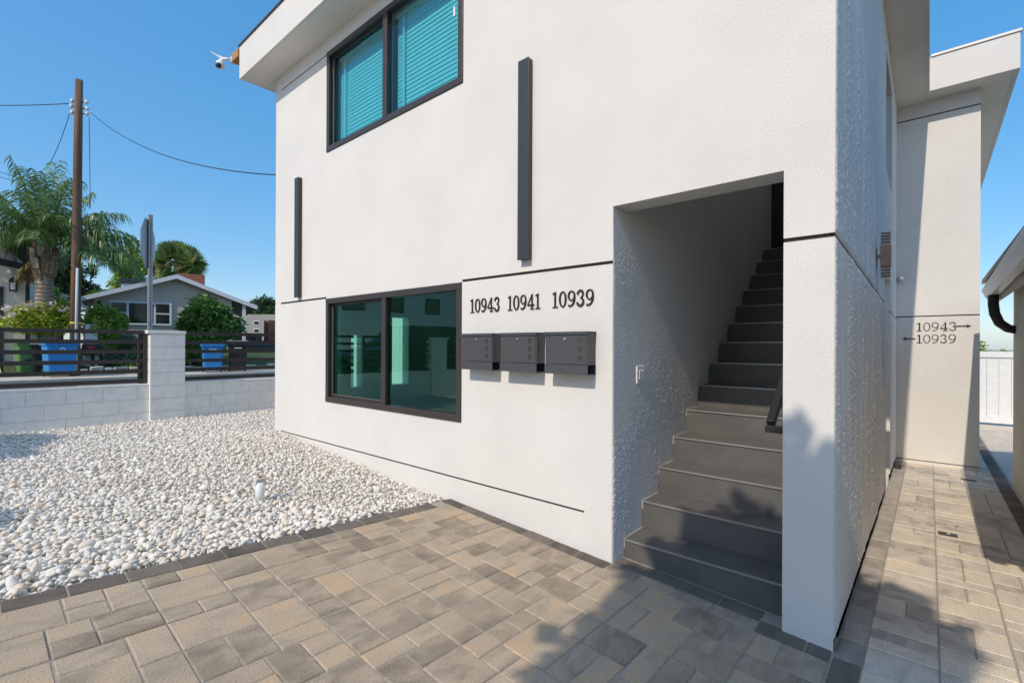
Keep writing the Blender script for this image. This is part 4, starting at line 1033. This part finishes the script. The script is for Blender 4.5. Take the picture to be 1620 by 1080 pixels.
bm = B(); q = base.lerp(top, 0.175); lathe(bm, q, [(0.128, 0), (0.134, 0.01), (0.134, 0.05), (0.128, 0.06)], 18); obj('yellow_band', bm, m_plain('yellow_band', (0.75, 0.55, 0.03), 0.6), pole)
M['wire'] = m_plain('wire', (0.03, 0.03, 0.035), 0.6)
def wire(a, b, sag, r, lab, n=14, grp=None):
    a, b = Vector(a), Vector(b)
    pts = [a.lerp(b, i / n) - Vector((0, 0, sag * 4 * (i / n) * (1 - i / n))) for i in range(n + 1)]
    bm = B(); tube(bm, pts, r, 5); return tag(obj('overhead_wire', bm, M['wire'], None, True), lab, 'wire', 'wires from the utility pole')
wire(P(143, 178, 15.2), (-6.64, 0.6, 3.55), 0.50, 0.010, 'service wire drooping from the pole to the white building')
wire(P(108, 164, 15.2), P(-120, 160, 17), 0.1, 0.014, 'thick wire running level from the pole to the left edge')
wire(P(110, 180, 15.2), P(68, 270, 19), 0.3, 0.010, 'thin wire slanting down from the pole behind the palm crown')
wire(P(141, 186, 15.2), P(143, 330, 15.3), 0.0, 0.009, 'thin wire hanging straight down beside the pole')
wire(P(-90, 232, 20), P(60, 288, 24), 0.2, 0.012, 'upper of two parallel wires crossing behind the palm')
wire(P(-90, 246, 20), P(60, 292, 24), 0.2, 0.012, 'lower of two parallel wires crossing behind the palm')

# ------------------------------------------------------------------ stop sign seen from behind, nearly edge on
sp = P(237, 560, 8.05); sp.z = 0.02
sg = empty('stop_sign', sp, 'octagonal street sign seen edge on, on a perforated post behind the pillar', 'sign')
zt = P(237, 340, 8.05).z
M['galv'] = m_plain('galvanised_steel', (0.42, 0.43, 0.44), 0.5, 0.4, 0.12, 12)
bm = B(); box(bm, sp.x - 0.03, sp.x + 0.03, sp.y - 0.03, sp.y + 0.03, 0, zt); obj('post', bm, M['galv'], sg)
bm = B(); z = 1.45
while z < zt - 0.05:
    box(bm, sp.x + 0.0301, sp.x + 0.0308, sp.y - 0.009, sp.y + 0.009, z - 0.009, z + 0.009); box(bm, sp.x - 0.009, sp.x + 0.009, sp.y - 0.0308, sp.y - 0.0301, z - 0.009, z + 0.009); z += 0.045
obj('punched_holes', bm, M['dark_trim'], sg)['kind'] = 'stuff'
zc = (P(237, 345, 8.05).z + P(237, 427, 8.05).z) / 2; vd = (Vector((sp.x, sp.y, 0)) - Vector((CAM.x, CAM.y, 0))).normalized()
side = Vector((-vd.y, vd.x, 0)); ax = (vd * 0.97 - side * 0.235).normalized(); nn = Vector((-ax.y, ax.x, 0))
cen = Vector((sp.x, sp.y, zc)) + nn * 0.034 + ax * 0.02
if nn.dot(vd) < 0: pass
poly = [cen + ax * (0.44 * math.cos(R(22.5 + 45 * k))) + Vector((0, 0, 0.44 * math.sin(R(22.5 + 45 * k)))) for k in range(8)]
bm = B(); prism(bm, poly, nn * 0.004); obj('panel', bm, M['galv'], sg)

# ------------------------------------------------------------------ palms
def frond(name, root, az, el, length, droop, m, par, nl=46, ll=0.62, lw=0.022, hang=0.75):
    d = Vector((math.cos(az) * math.cos(el), math.sin(az) * math.cos(el), math.sin(el))); pts = []; p = Vector(root)
    n = 14
    for i in range(n + 1):
        pts.append(p.copy()); d = (d + Vector((0, 0, -droop / n * (0.6 + 1.2 * i / n)))).normalized(); p = p + d * (length / n)
    V, F = [], []
    bm = B(); tube(bm, pts, [0.03 * (1 - 0.85 * i / n) for i in range(n + 1)], 5, False)
    for i in range(nl):
        s = 0.14 + 0.86 * i / nl; k = min(int(s * n), n - 1); f = s * n - k; b = pts[k].lerp(pts[k + 1], f); dr = (pts[k + 1] - pts[k]).normalized()
        sd = dr.cross(Vector((0, 0, 1)))
        if sd.length < 0.05: sd = Vector((math.sin(az), -math.cos(az), 0))
        sd.normalize(); L = ll * (0.55 + 0.45 * math.sin(math.pi * min(1, s * 0.9 + 0.1))) * random.uniform(0.85, 1.15)
        for sgn in (-1, 1):
            d0 = (sd * sgn * random.uniform(0.7, 1.0) + dr * random.uniform(0.3, 0.9) + Vector((0, 0, random.uniform(0.0, 0.4)))).normalized()
            d1 = (d0 * 0.6 + Vector((0, 0, -hang * random.uniform(0.6, 1.3)))).normalized(); d2 = (d1 * 0.5 + Vector((0, 0, -hang * 1.2))).normalized()
            wv = dr * lw * 0.5 + Vector((random.uniform(-1, 1), random.uniform(-1, 1), 0)) * lw * 0.3
            q = [b, b + d0 * L * 0.35, b + d0 * L * 0.35 + d1 * L * 0.4, b + d0 * L * 0.35 + d1 * L * 0.4 + d2 * L * 0.35]
            rows = [(bm.verts.new(x - wv * a), bm.verts.new(x + wv * a)) for x, a in zip(q, (0.8, 1, 0.8, 0.15))]
            for r0, r1 in zip(rows, rows[1:]): bm.faces.new((r0[0], r0[1], r1[1], r1[0]))
    return obj(name, bm, m, par)
pb = P(70, 500, 16.2); pb.z = 0.35; pc = P(74, 398, 16.2)
palm = empty('queen_palm', pb, 'feathery queen palm with grey trunk left of the utility pole', 'palm tree')
bm = B(); zz = [pb.z, 1.2, 2.2, 2.9, pc.z - 0.75]; tube(bm, [(pb.x, pb.y, z) for z in zz], [0.30, 0.26, 0.235, 0.225, 0.24], 18); obj('trunk', bm, M['palm_trunk'], palm, True)
bm = B()
for i in range(16):
    z = 1.3 + i * 0.13; 
    if z < pc.z - 0.8: lathe(bm, (pb.x, pb.y, z), [(0.235, -0.012), (0.25, 0.0), (0.235, 0.012)], 18)
obj('trunk_ring', bm, M['palm_boot'], palm)['kind'] = 'stuff'
cx_, cy_ = pb.x, pb.y
for i in range(46):
    a = random.uniform(0, 2 * math.pi); z = pc.z - 0.85 + 1.0 * i / 46; r = 0.26 + 0.12 * math.sin(math.pi * (i / 46)) 
    d = Vector((math.cos(a), math.sin(a), 0)); bm = B()
    obox(bm, Vector((cx_, cy_, z)) + d * (r - 0.06), d * 0.05 + Vector((0, 0, 0.02)), Vector((-d.y, d.x, 0)) * 0.10, Vector((0, 0, 0.17)) + d * 0.035); obj('leaf_boot', bm, M['palm_boot'] if i % 3 else M['palm_trunk'], palm)
bm = B(); tube(bm, [(cx_, cy_, pc.z - 0.8), (cx_, cy_, pc.z + 0.5)], [0.28, 0.12], 12); obj('crown_shaft', bm, M['palm_boot'], palm)
rt = Vector((cx_, cy_, pc.z + 0.25)); azr = math.atan2(RT.y, RT.x)      # azimuth that reads as rightwards in the view
for i in range(34):
    a = 2.399963 * i + random.uniform(-0.2, 0.2); e = R(88 - 78 * (i / 34) ** 0.8)
    frond('frond', rt + Vector((math.cos(a), math.sin(a), 0)) * 0.1, a, e, random.uniform(2.2, 3.0), random.uniform(0.75, 1.25) if i > 6 else random.uniform(0.5, 0.8), M['frond'], palm, 50, 0.72, 0.03, 0.75)
for (a, e) in ((azr, 0.32), (azr + 0.35, 0.15), (azr - 0.3, 0.2), (azr + 0.1, 0.55), (azr + 3.1, 0.45), (azr + 2.8, 0.15), (azr + 3.5, 0.3)):
    frond('frond', rt, a, e, 3.1, 1.0, M['frond'], palm, 62, 0.95, 0.032, 0.95)
for i in range(5):
    frond('dry_frond', rt - Vector((0, 0, 0.5)), azr + 2.6 + i * 0.3, -0.35, 1.0, 1.2, M['frond_dead'], palm, 22, 0.5, 0.03)

def fan_palm(base, cz, r, lab):
    t = empty('fan_palm', base, lab, 'palm tree'); b = Vector(base); c = Vector((b.x, b.y, cz))
    bm = B(); tube(bm, [b, c], [0.35, 0.28], 12); obj('trunk', bm, M['palm_boot'], t)
    for i in range(64):
        a = random.uniform(0, 2 * math.pi); e = R(random.uniform(-50, 88)); d = Vector((math.cos(a) * math.cos(e), math.sin(a) * math.cos(e), math.sin(e)))
        h = c + d * r * random.uniform(0.45, 0.62); bm = B(); tube(bm, [c, h], 0.03, 4, False)
        s = d.cross(Vector((0, 0, 1))).normalized(); u_ = s.cross(d).normalized(); ro = random.uniform(-1.2, 1.2); s, u_ = s * math.cos(ro) + u_ * math.sin(ro), u_ * math.cos(ro) - s * math.sin(ro); R2 = r * random.uniform(0.48, 0.62)
        for k in range(17):
            q = R(-100 + 200 * k / 16); dd = (d * math.cos(q) + s * math.sin(q) + u_ * 0.1).normalized(); w_ = (s * math.cos(q) - d * math.sin(q)) * 0.042 * r
            tip = h + dd * R2 - Vector((0, 0, 0.12 * R2)); m1 = h + dd * R2 * 0.55
            v = [bm.verts.new(x) for x in (h, m1 - w_, tip, m1 + w_)]; bm.faces.new(v)
        obj('fan_leaf', bm, M['frond'] if i % 9 else M['frond_dead'], t)
fan_palm((P(281, 520, 38).x, P(281, 520, 38).y, 0.5), P(281, 420, 38).z, 1.95, 'dark fan palm rising behind the roof of the gable house')

# ------------------------------------------------------------------ garden shrubs and far trees
def shrub(x, y, t, r3, n, leaf, lm, lab, k=9, name='shrub', petals=0, br=0.45, cat='shrub', zoff=0):
    c = P(x, y, t); g = 0.15 + max(0, -20.6 - c.x) * 0.12
    o = tree(name, (c.x, c.y, g), max(0.05, c.z - g - r3[2]), (c.x, c.y, c.z), r3, k, n, leaf, lm, lab, cat, 0.035, br=br)
    if petals:
        d = RNG.normal(size=(petals, 3)); d[:, 2] = np.abs(d[:, 2]) * 0.8 + 0.1; d /= np.linalg.norm(d, axis=1)[:, None]
        pts = np.array(c) + d * np.array(r3) * RNG.uniform(0.8, 1.12, petals)[:, None]
        pts = np.repeat(pts, 7, 0) + RNG.normal(0, 0.035, (petals * 7, 3))
        V, F = leaves(pts, 0.10, 0.9, 0.0); mesh_np('flowers', V - np.array(o.location), F, M['petal'], o)['kind'] = 'stuff'
    return o
shrub(62, 506, 15.9, (0.55, 0.95, 0.62), 3600, 0.11, M['leaf_lime'], 'yellow green flowering shrub with white blooms below the palm', 12, 'flowering_shrub', 26)
shrub(98, 501, 16.6, (0.5, 0.55, 0.72), 2300, 0.11, M['leaf_lime'], 'yellow green shrub with white blooms just left of the utility pole', 10, 'flowering_shrub', 22)
shrub(160, 508, 17.5, (0.5, 0.66, 0.85), 2500, 0.13, M['leaf_mid'], 'loose lime green shrub just right of the utility pole', 11)
shrub(180, 514, 18.5, (0.45, 0.45, 0.75), 1700, 0.14, M['leaf_mid'], 'tall lime green shrub below the picture window of the gable house', 9)
shrub(205, 540, 18.5, (0.5, 0.75, 0.42), 2600, 0.09, M['leaf_sage'], 'grey green rose shrub with pale blooms behind the left fence panel', 10, 'flowering_shrub', 16)
shrub(182, 566, 18.0, (0.45, 0.8, 0.32), 2200, 0.10, M['leaf_sage'], 'low silvery shrub behind the lower slats of the left fence panel', 8)
shrub(215, 572, 18.0, (0.45, 0.6, 0.3), 1800, 0.10, M['leaf_mid'], 'low green shrub behind the slats next to the pillar', 8)
shrub(332, 518, 19.5, (1.15, 1.22, 1.32), 6500, 0.20, M['leaf_green'], 'dense round glossy green bush right of the pillar', 18, 'citrus_bush', 0, 0.40, 'bush')
shrub(303, 552, 19.5, (0.7, 0.6, 0.75), 2600, 0.16, M['leaf_green'], 'lower green bush between the round bush and the pillar', 10, 'bush')
shrub(420, 550, 30.0, (0.5, 1.1, 0.35), 2200, 0.13, M['leaf_lime'], 'low yellow green hedge beyond the dark bin', 8, 'hedge')
def far_tree(x, y, t, r3, n, leaf, lm, lab, k=14, br=0.36, name='tree', tr=0.25):
    c = P(x, y, t); return tree(name, (c.x, c.y, 0.3), 1, (c.x, c.y, c.z), r3, k, n, leaf, lm, lab, 'tree', tr, br=br)
far_tree(92, 428, 36, (1.9, 2.1, 2.2), 7000, 0.30, M['leaf_dark'], 'dark leafy tree behind the queen palm trunk')
far_tree(40, 425, 40, (1.8, 1.8, 2.0), 4000, 0.32, M['leaf_dark'], 'dark tree behind the roof of the cream house')
far_tree(90, 478, 30, (1.0, 1.2, 1.0), 3500, 0.22, M['leaf_green'], 'bright green tree between the cream house and the utility pole', 10)
far_tree(208, 425, 44, (1.5, 1.9, 2.9), 3200, 0.34, M['leaf_mid'], 'airy light green tree behind the left roof slope of the gable house', 16, 0.28)
far_tree(190, 462, 40, (1.5, 2.2, 1.2), 2600, 0.30, M['leaf_mid'], 'low airy tree behind the chimney of the gable house', 10, 0.3)
far_tree(256, 430, 46, (1.6, 1.6, 1.6), 2600, 0.32, M['leaf_dark'], 'sparse dark tree between the street sign and the fan palm', 12, 0.25)
far_tree(140, 455, 48, (1.2, 1.8, 2.6), 2400, 0.32, M['leaf_dark'], 'thin dark tree seen just right of the utility pole', 12, 0.28)
def cedar(x, ybot, ytop, t, w_, lab):
    b = P(x, ybot, t); tp = P(x, ytop, t); o = empty('cedar_tree', (b.x, b.y, 0.3), lab, 'tree')
    bm = B(); tube(bm, [(b.x, b.y, 0.3), (tp.x, tp.y, tp.z)], [0.3, 0.06], 8); obj('trunk', bm, M['bark'], o)
    pts = []; bmb = B()
    for i in range(30):
        s = i / 30; z = b.z + (tp.z - b.z) * (0.25 + 0.75 * s); a = 2.4 * i; L = w_ * (1.05 - 0.75 * s) * random.uniform(0.6, 1.1)
        e = Vector((b.x + math.cos(a) * L, b.y + math.sin(a) * L, z + 0.1 * L)); tube(bmb, [(b.x, b.y, z), e], [0.06, 0.02], 4, False)
        q = RNG.random(150)[:, None]; sd = RNG.normal(0, 1, (150, 3)) * np.array([0.25 * L, 0.25 * L, 0.08])
        pts.append(np.array([b.x, b.y, z]) * (1 - q) + np.array(e) * q + sd * q)
    obj('limbs', bmb, M['bark'], o); V, F = leaves(np.concatenate(pts), 0.22, 0.3); mesh_np('crown', V - np.array(o.location), F, M['leaf_dark'], o)
cedar(408, 510, 474, 62, 2.6, 'spreading cedar on the horizon right of the gable house')
far_tree(438, 490, 60, (2.0, 3.0, 2.0), 3500, 0.4, M['leaf_dark'], 'dark tree on the horizon at the edge of the white building')
far_tree(420, 508, 75, (2.0, 5.0, 1.2), 3000, 0.45, M['leaf_dark'], 'low dark tree line behind the far grey building')

# far building, brick pier, timber fence and parked car seen through the gap on the right
fb = empty('grey_far_building', P(400, 560, 52), 'distant grey building with small white framed windows', 'building')
a, b = P(366, 497, 52), P(425, 497, 52); dirx = (b - a); dirx.z = 0; L_ = dirx.length; dirx.normalize(); nv = Vector((dirx.y, -dirx.x, 0))
if nv.dot(CAM - a) < 0: nv = -nv
M['grey_wall'] = m_plain('grey_wall', (0.32, 0.31, 0.30), 0.9)
bm = B(); mid = a + dirx * (L_ / 2); obox(bm, (mid.x - nv.x * 3, mid.y - nv.y * 3, a.z / 2), dirx * (L_ / 2 + 1.2), nv * 3, (0, 0, a.z / 2)); obj('wall', bm, M['grey_wall'], fb)
for (x, y0, y1) in ((406, 508, 513), (406, 520, 526), (376, 508, 513), (378, 520, 525)):
    c = P(x, (y0 + y1) / 2, 52); k = dirx.dot(c - a); c = a + dirx * k + Vector((0, 0, c.z - a.z)); c.z = P(x, (y0 + y1) / 2, 52).z
    bm = B(); obox(bm, c + nv * 0.02, dirx * 0.32, nv * 0.02, (0, 0, 0.22)); w_ = obj('window', bm, M['white_paint'], fb)
    bm = B(); obox(bm, c + nv * 0.06, dirx * 0.25, nv * 0.015, (0, 0, 0.15)); obj('pane', bm, M['void'], w_)
c = P(430, 520, 27); bm = B(); obox(bm, (c.x, c.y, P(430, 507, 27).z / 2 + 0.1), (0.3, 0, 0), (0, 0.3, 0), (0, 0, P(430, 507, 27).z / 2 - 0.1)); tag(obj('brick_pier', bm, M['brick']), 'red brick pier at the edge of the white building', 'pier')
tf = empty('timber_fence', P(385, 550, 33), 'weathered timber board fence behind the dark bin', 'fence')
a, b = P(350, 530, 33), P(412, 530, 33)
for i in range(14):
    c = a.lerp(b, i / 13); obj('board', bx(c.x - 0.03, c.x + 0.03, c.y - 0.1, c.y + 0.09, 0.1, P(380, 529, 33).z), M['bark'] if i % 3 else M['palm_boot'], tf)

# bins at the far kerb
def bin_(x, t, lab, body, lid, h=1.05, wd=0.58, dp=0.6, rz=0.0, mark=None):
    c = P(x, 590, t); o = empty('wheelie_bin', (c.x, c.y, 0.15), lab, 'bin', 'wheelie bins at the far kerb', rz); w2, d2 = wd / 2, dp / 2
    bm = B(); s = 0.84; lo = [bm.verts.new((a * d2 * s, b * w2 * s, 0.05)) for a, b in ((-1, -1), (1, -1), (1, 1), (-1, 1))]
    hi = [bm.verts.new((a * d2, b * w2, h * 0.9)) for a, b in ((-1, -1), (1, -1), (1, 1), (-1, 1))]
    for i in range(4): bm.faces.new((lo[i], lo[(i + 1) % 4], hi[(i + 1) % 4], hi[i]))
    bm.faces.new(lo[::-1]); bm.faces.new(hi); obj('body', bm, body, o, local=True, bevel=0.05)
    bm = B(); box(bm, -d2 - 0.03, d2 + 0.03, -w2 - 0.03, w2 + 0.03, h * 0.845, h * 0.893); obj('rim', bm, body, o, local=True, bevel=0.012)
    bm = B(); prism(bm, [(d2 + 0.04, -w2 - 0.035, h * 0.895), (d2 + 0.04, -w2 - 0.035, h * 0.92), (d2 * 0.4, -w2 - 0.035, h * 1.0), (-d2 * 0.6, -w2 - 0.035, h * 1.0), (-d2 - 0.06, -w2 - 0.035, h * 0.93), (-d2 - 0.06, -w2 - 0.035, h * 0.895)], (0, wd + 0.07, 0)); obj('lid', bm, lid, o, local=True, bevel=0.02)
    for b in (-1, 1):
        bm = B(); lathe(bm, (-d2 * 0.8, b * w2 * 0.84, 0.12), [(0.10, -0.03), (0.12, -0.02), (0.12, 0.02), (0.10, 0.03)], 14, 'Y'); obj('wheel', bm, M['dark_trim'], o, True, True)
    bm = B(); box(bm, -d2 - 0.12, -d2 - 0.09, -w2 * 0.8, w2 * 0.8, h * 0.85, h * 0.88); box(bm, -d2 - 0.09, -d2 + 0.02, -w2 * 0.8, -w2 * 0.7, h * 0.851, h * 0.879); box(bm, -d2 - 0.09, -d2 + 0.02, w2 * 0.7, w2 * 0.8, h * 0.851, h * 0.879); obj('handle', bm, lid, o, local=True)
    # moulded bar recess on the front and printed mark
    f = lambda z: d2 * (s + (1 - s) * (z - 0.05) / (h * 0.9 - 0.05)) + 0.004
    bm = B(); obox(bm, (f(h * .42), 0, h * .42), (0.012, 0, 0), (0, w2 * 0.45, 0), (0, 0, 0.035)); obj('catch_bar', bm, M['dark_trim'] if mark != 'arrows' else body, o, local=True, bevel=0.008)
    if mark == 'arrows':
        bm = B()
        for k in range(3):
            a = R(90 + 120 * k); cy, cz = 0.045 * math.cos(a), h * 0.73 + 0.045 * math.sin(a); tx, tz = -math.sin(a), math.cos(a)
            X = f(cz) + 0.004
            pts = [(-0.04, -0.018), (0.015, -0.018), (0.015, -0.036), (0.05, 0.0), (0.015, 0.036), (0.015, 0.018), (-0.04, 0.018)]
            prism(bm, [(X, cy + u * tx + v * math.cos(a), cz + u * tz + v * math.sin(a)) for u, v in pts], (0.003, 0, 0))
        obj('recycling_mark', bm, M['white_plastic'], o, local=True)
    elif mark == 'strip':
        bm = B(); X = f(h * 0.76); obox(bm, (X + 0.004, 0, h * 0.76), (0.002, 0, 0), (0, 0.12, 0), (0, 0, 0.02)); obj('printed_strip', bm, M['mortar'], o, local=True)
    return o
BL = m_plain('blue_bin_plastic', (0.03, 0.23, 0.56), 0.45); GR = m_plain('green_bin_plastic', (0.10, 0.22, 0.06), 0.5); BK = m_plain('black_bin_plastic', (0.018, 0.017, 0.016), 0.5); GL = m_plain('grey_bin_lid', (0.20, 0.20, 0.195), 0.5); GGL = m_plain('sage_bin_lid', (0.24, 0.34, 0.22), 0.5)
bin_(46, 15.4, 'green wheelie bin, leftmost behind the slat fence', GR, GGL, 1.12, 0.62, 0.62, 0.1)
bin_(68, 15.6, 'dark bin with grey lid between the green and the blue bin', BK, GL, 1.07, 0.6, 0.6, 0.05)
bin_(94, 14.7, 'blue recycling bin with white arrows mark left of the utility pole', BL, BL, 1.12, 0.72, 0.70, 0.1, 'arrows')
bin_(336, 17.4, 'blue recycling bin right of the white pillar', BL, BL, 1.08, 0.66, 0.66, -0.25, 'strip')
bin_(376, 17.9, 'black wheelie bin with grey lid near the house corner', BK, GL, 1.15, 0.62, 0.62, -0.3, 'strip')
# mailbox post and low stone edging behind the left fence panel
mp = P(143, 560, 17.2); t = empty('mailbox_pillar', (mp.x, mp.y, 0.15), 'white square mailbox pillar with dark box behind the left fence panel', 'pillar')
obj('shaft', bx(mp.x - 0.2, mp.x + 0.2, mp.y - 0.17, mp.y + 0.17, 0.15, P(143, 513, 17.2).z), M['white_paint'], t, bevel=0.01)
obj('letter_box', bx(mp.x + 0.35, mp.x + 0.6, mp.y - 0.28, mp.y + 0.26, 0.75, 1.15), M['dark_trim'], t, bevel=0.03)
obj('box_post', bx(mp.x + 0.42, mp.x + 0.50, mp.y - 0.05, mp.y + 0.05, 0.15, 0.75), M['dark_trim'], t)
obj('red_flag', bx(mp.x + 0.601, mp.x + 0.606, mp.y - 0.16, mp.y + 0.02, 0.98, 1.09), m_plain('red_flag', (0.5, 0.02, 0.03), 0.5), t)
ed = empty('stone_edging', (-20.8, 3, 0.15), 'row of low pale stones edging the garden across the street', 'edging')
y = -0.5
while y < 9:
    L_ = random.uniform(0.25, 0.5); bm = B(); h_ = random.uniform(0.16, 0.27); box(bm, -20.95, -20.72, y, y + L_ - 0.03, 0.12, 0.14 + h_)
    for v in bm.verts: v.co += Vector((random.uniform(-.03, .03), random.uniform(-.03, .03), random.uniform(-.02, .02)))
    obj('stone', bm, M['concrete'] if random.random() < .7 else M['grey_wall'], ed, bevel=0.03); y += L_

# ------------------------------------------------------------------ vehicles
def car(loc, rz, paint, lab, L=4.7, Wd=1.9, H=1.7):
    o = empty('parked_car', loc, lab, 'car', None, rz); h = Wd / 2
    side = [(-L / 2, .38), (-L / 2, .85), (-L / 2 + .15, 1.02), (-L / 2 + .35, 1.1), (L / 2 - 1.25, 1.08), (L / 2 - .15, .88), (L / 2, .7), (L / 2, .36)]
    bm = B(); prism(bm, [(x, -h, z) for x, z in side], (0, Wd, 0)); obj('body', bm, paint, o, local=True, bevel=0.06)
    cab = [(-L / 2 + .22, 1.1), (-L / 2 + .5, H), (L / 2 - 2.1, H), (L / 2 - 1.25, 1.08)]
    bm = B(); a = [bm.verts.new((x, -h + (.05 if z < 1.2 else .2), z)) for x, z in cab]; b = [bm.verts.new((x, h - (.05 if z < 1.2 else .2), z)) for x, z in cab]
    bm.faces.new(a); bm.faces.new(b[::-1])
    for i in range(4): bm.faces.new((a[i], b[i], b[(i + 1) % 4], a[(i + 1) % 4]))
    bmesh.ops.recalc_face_normals(bm, faces=bm.faces); obj('cabin', bm, M['box_glass'], o, local=True, bevel=0.05)
    bm = B(); box(bm, -L / 2 + .5, L / 2 - 2.1, -h + .22, h - .22, H - .03, H + .02); obj('roof_panel', bm, paint, o, local=True, bevel=0.015)
    for sx in (-L / 2 + .85, L / 2 - .9):
        for sy in (-1, 1):
            bm = B(); lathe(bm, (sx, sy * (h - .1), .34), [(.2, -.1), (.34, -.09), (.34, .09), (.2, .1)], 20, 'Y'); wl = obj('wheel', bm, M['dark_trim'], o, True, True)
            bm = B(); lathe(bm, (sx, sy * (h + .004), .34), [(.2, -.004), (.2, .004)], 14, 'Y'); obj('rim', bm, M['galv'], wl, True, True)
    for sy in (-1, 1):
        bm = B(); box(bm, L / 2 - .1, L / 2 + .01, sy * .7 - .2, sy * .7 + .2, .66, .80); obj('headlight', bm, M['chrome'], o, local=True, bevel=0.02)
        bm = B(); box(bm, -L / 2 - .01, -L / 2 + .08, sy * .78 - .1, sy * .78 + .1, .72, 1.0); obj('tail_light', bm, M['brick'], o, local=True, bevel=0.02)
        bm = B(); box(bm, L / 2 - 1.6, L / 2 - 1.4, sy * (h + .08) - .09, sy * (h + .08) + .09, 1.05, 1.2); obj('mirror', bm, paint, o, local=True, bevel=0.02)
    return o
DKP = m_plain('dark_car_paint', (0.012, 0.013, 0.016), 0.18); WHP = m_plain('silver_car_paint', (0.30, 0.31, 0.32), 0.25)
c = P(418, 556, 27); car((c.x, c.y, 0.02), R(100), DKP, 'dark parked car beyond the black bin at the house corner', 4.5, 1.8, 1.35)
car((-13.2, -7.0, 0.02), R(92), DKP, 'black sport utility vehicle parked across from the facade window', 4.8, 1.95, 1.75)

# ------------------------------------------------------------------ what stands behind the viewer (its shadows and reflections are in view)
def behind_house():
    o = empty('white_hill_house', (-31, -22, 1.0), 'white house with dark windows behind a pale wall, mirrored in the window', 'house')
    obj('wall', bx(-36, -30, -34, -12, 0.2, 6.6), M['white_paint'], o); obj('roof', bx(-36.4, -29.6, -34.4, -11.6, 6.601, 6.85), M['roofing'], o)
    for y in (-15, -18.5, -22, -26):
        f = obj('window', bx(-29.999, -29.95, y - 0.8, y + 0.8, 3.6, 4.9), M['dark_trim'], o); obj('pane', bx(-29.949, -29.94, y - 0.7, y + 0.7, 3.7, 4.8), M['glass_dark'], f)
    w_ = empty('pale_panel_fence', (-23, -18, 0.3), 'pale panel fence in front of the white hill house', 'fence')
    for i in range(18):
        y = -30 + i * 1.35; obj('panel', bx(-23.1, -23.0, y, y + 1.32, 0.3, 2.35 + 0.05 * (i % 3)), M['block'], w_)
behind_house()
sheet('slope', [-30, -23.1, -19], lin(-60, -7.6, 6), 0, M['dirt'], zf=lambda x, y: 0.15 + max(0, -20.6 - x) * 0.12)
# evergreen whose shadow falls over the stairs and the pillar
cy0 = -5.2
t = empty('columnar_evergreen', (-0.39, cy0, -0.3), 'tall columnar evergreen standing behind the viewer, casting the shadow on the stairs', 'tree')
bm = B(); tube(bm, [(-0.39, cy0, -0.35), (-0.39, cy0, 4.5)], [0.09, 0.03], 8); obj('trunk', bm, M['bark'], t)
bl = []
for i in range(70):
    z = 0.4 + 4.45 * (i / 70); a = 2.4 * i; rr = 0.40 if z < 4.6 else 0.36
    bl.append((-0.39 + rr * math.cos(a), cy0 + rr * math.sin(a), z, 0.33, 0.33, 0.36))
bl += [(-0.70, cy0, 4.85, 0.20, 0.3, 0.30), (-0.45, cy0, 5.05, 0.20, 0.3, 0.28), (-0.20, cy0, 5.0, 0.2, 0.3, 0.25), (0.08, cy0, 4.97, 0.18, 0.3, 0.26), (0.22, cy0, 4.75, 0.18, 0.25, 0.2)]
V, F = leaves(blob_points(34000, bl, 0.3), 0.19, 0.6); mesh_np('crown', V - np.array(t.location), F, M['leaf_dark'], t)
tree('street_tree', (-7.6, -6.4, 0.0), 1.0, (-7.6, -6.4, 3.2), (1.0, 0.9, 1.05), 13, 5200, 0.17, M['leaf_green'], 'leafy tree standing behind the viewer, casting the shade beside the block wall', 'tree', 0.09, br=0.42)
tree('small_shrub_tree', (-4.55, -5.2, 0.0), 1.0, (-4.5, -5.2, 1.95), (0.32, 0.35, 0.36), 8, 1500, 0.12, M['leaf_green'], 'small rounded shrub behind the viewer, casting the small shade on the gravel', 'shrub', 0.04, br=0.5)
sheet('forecourt', lin(-9, 6, 6), lin(-14, -6.45, 4), -0.05, M['concrete'], zf=lambda x, y: gz(max(min(x, 0), -8), -6.4))
# rear yard tree tips above the vinyl fence
for x, y, z, lab in ((1.08, 15, 1.18, 'left of two small tree tips above the white vinyl fence'), (1.55, 15.5, 1.22, 'right of two small tree tips above the white vinyl fence')):
    tree('yard_tree', (x, y, -0.5), 1.0, (x, y, z - 0.75), (0.25, 0.25, 0.75), 9, 900, 0.10, M['leaf_mid'], lab, 'tree', 0.05, br=0.5)
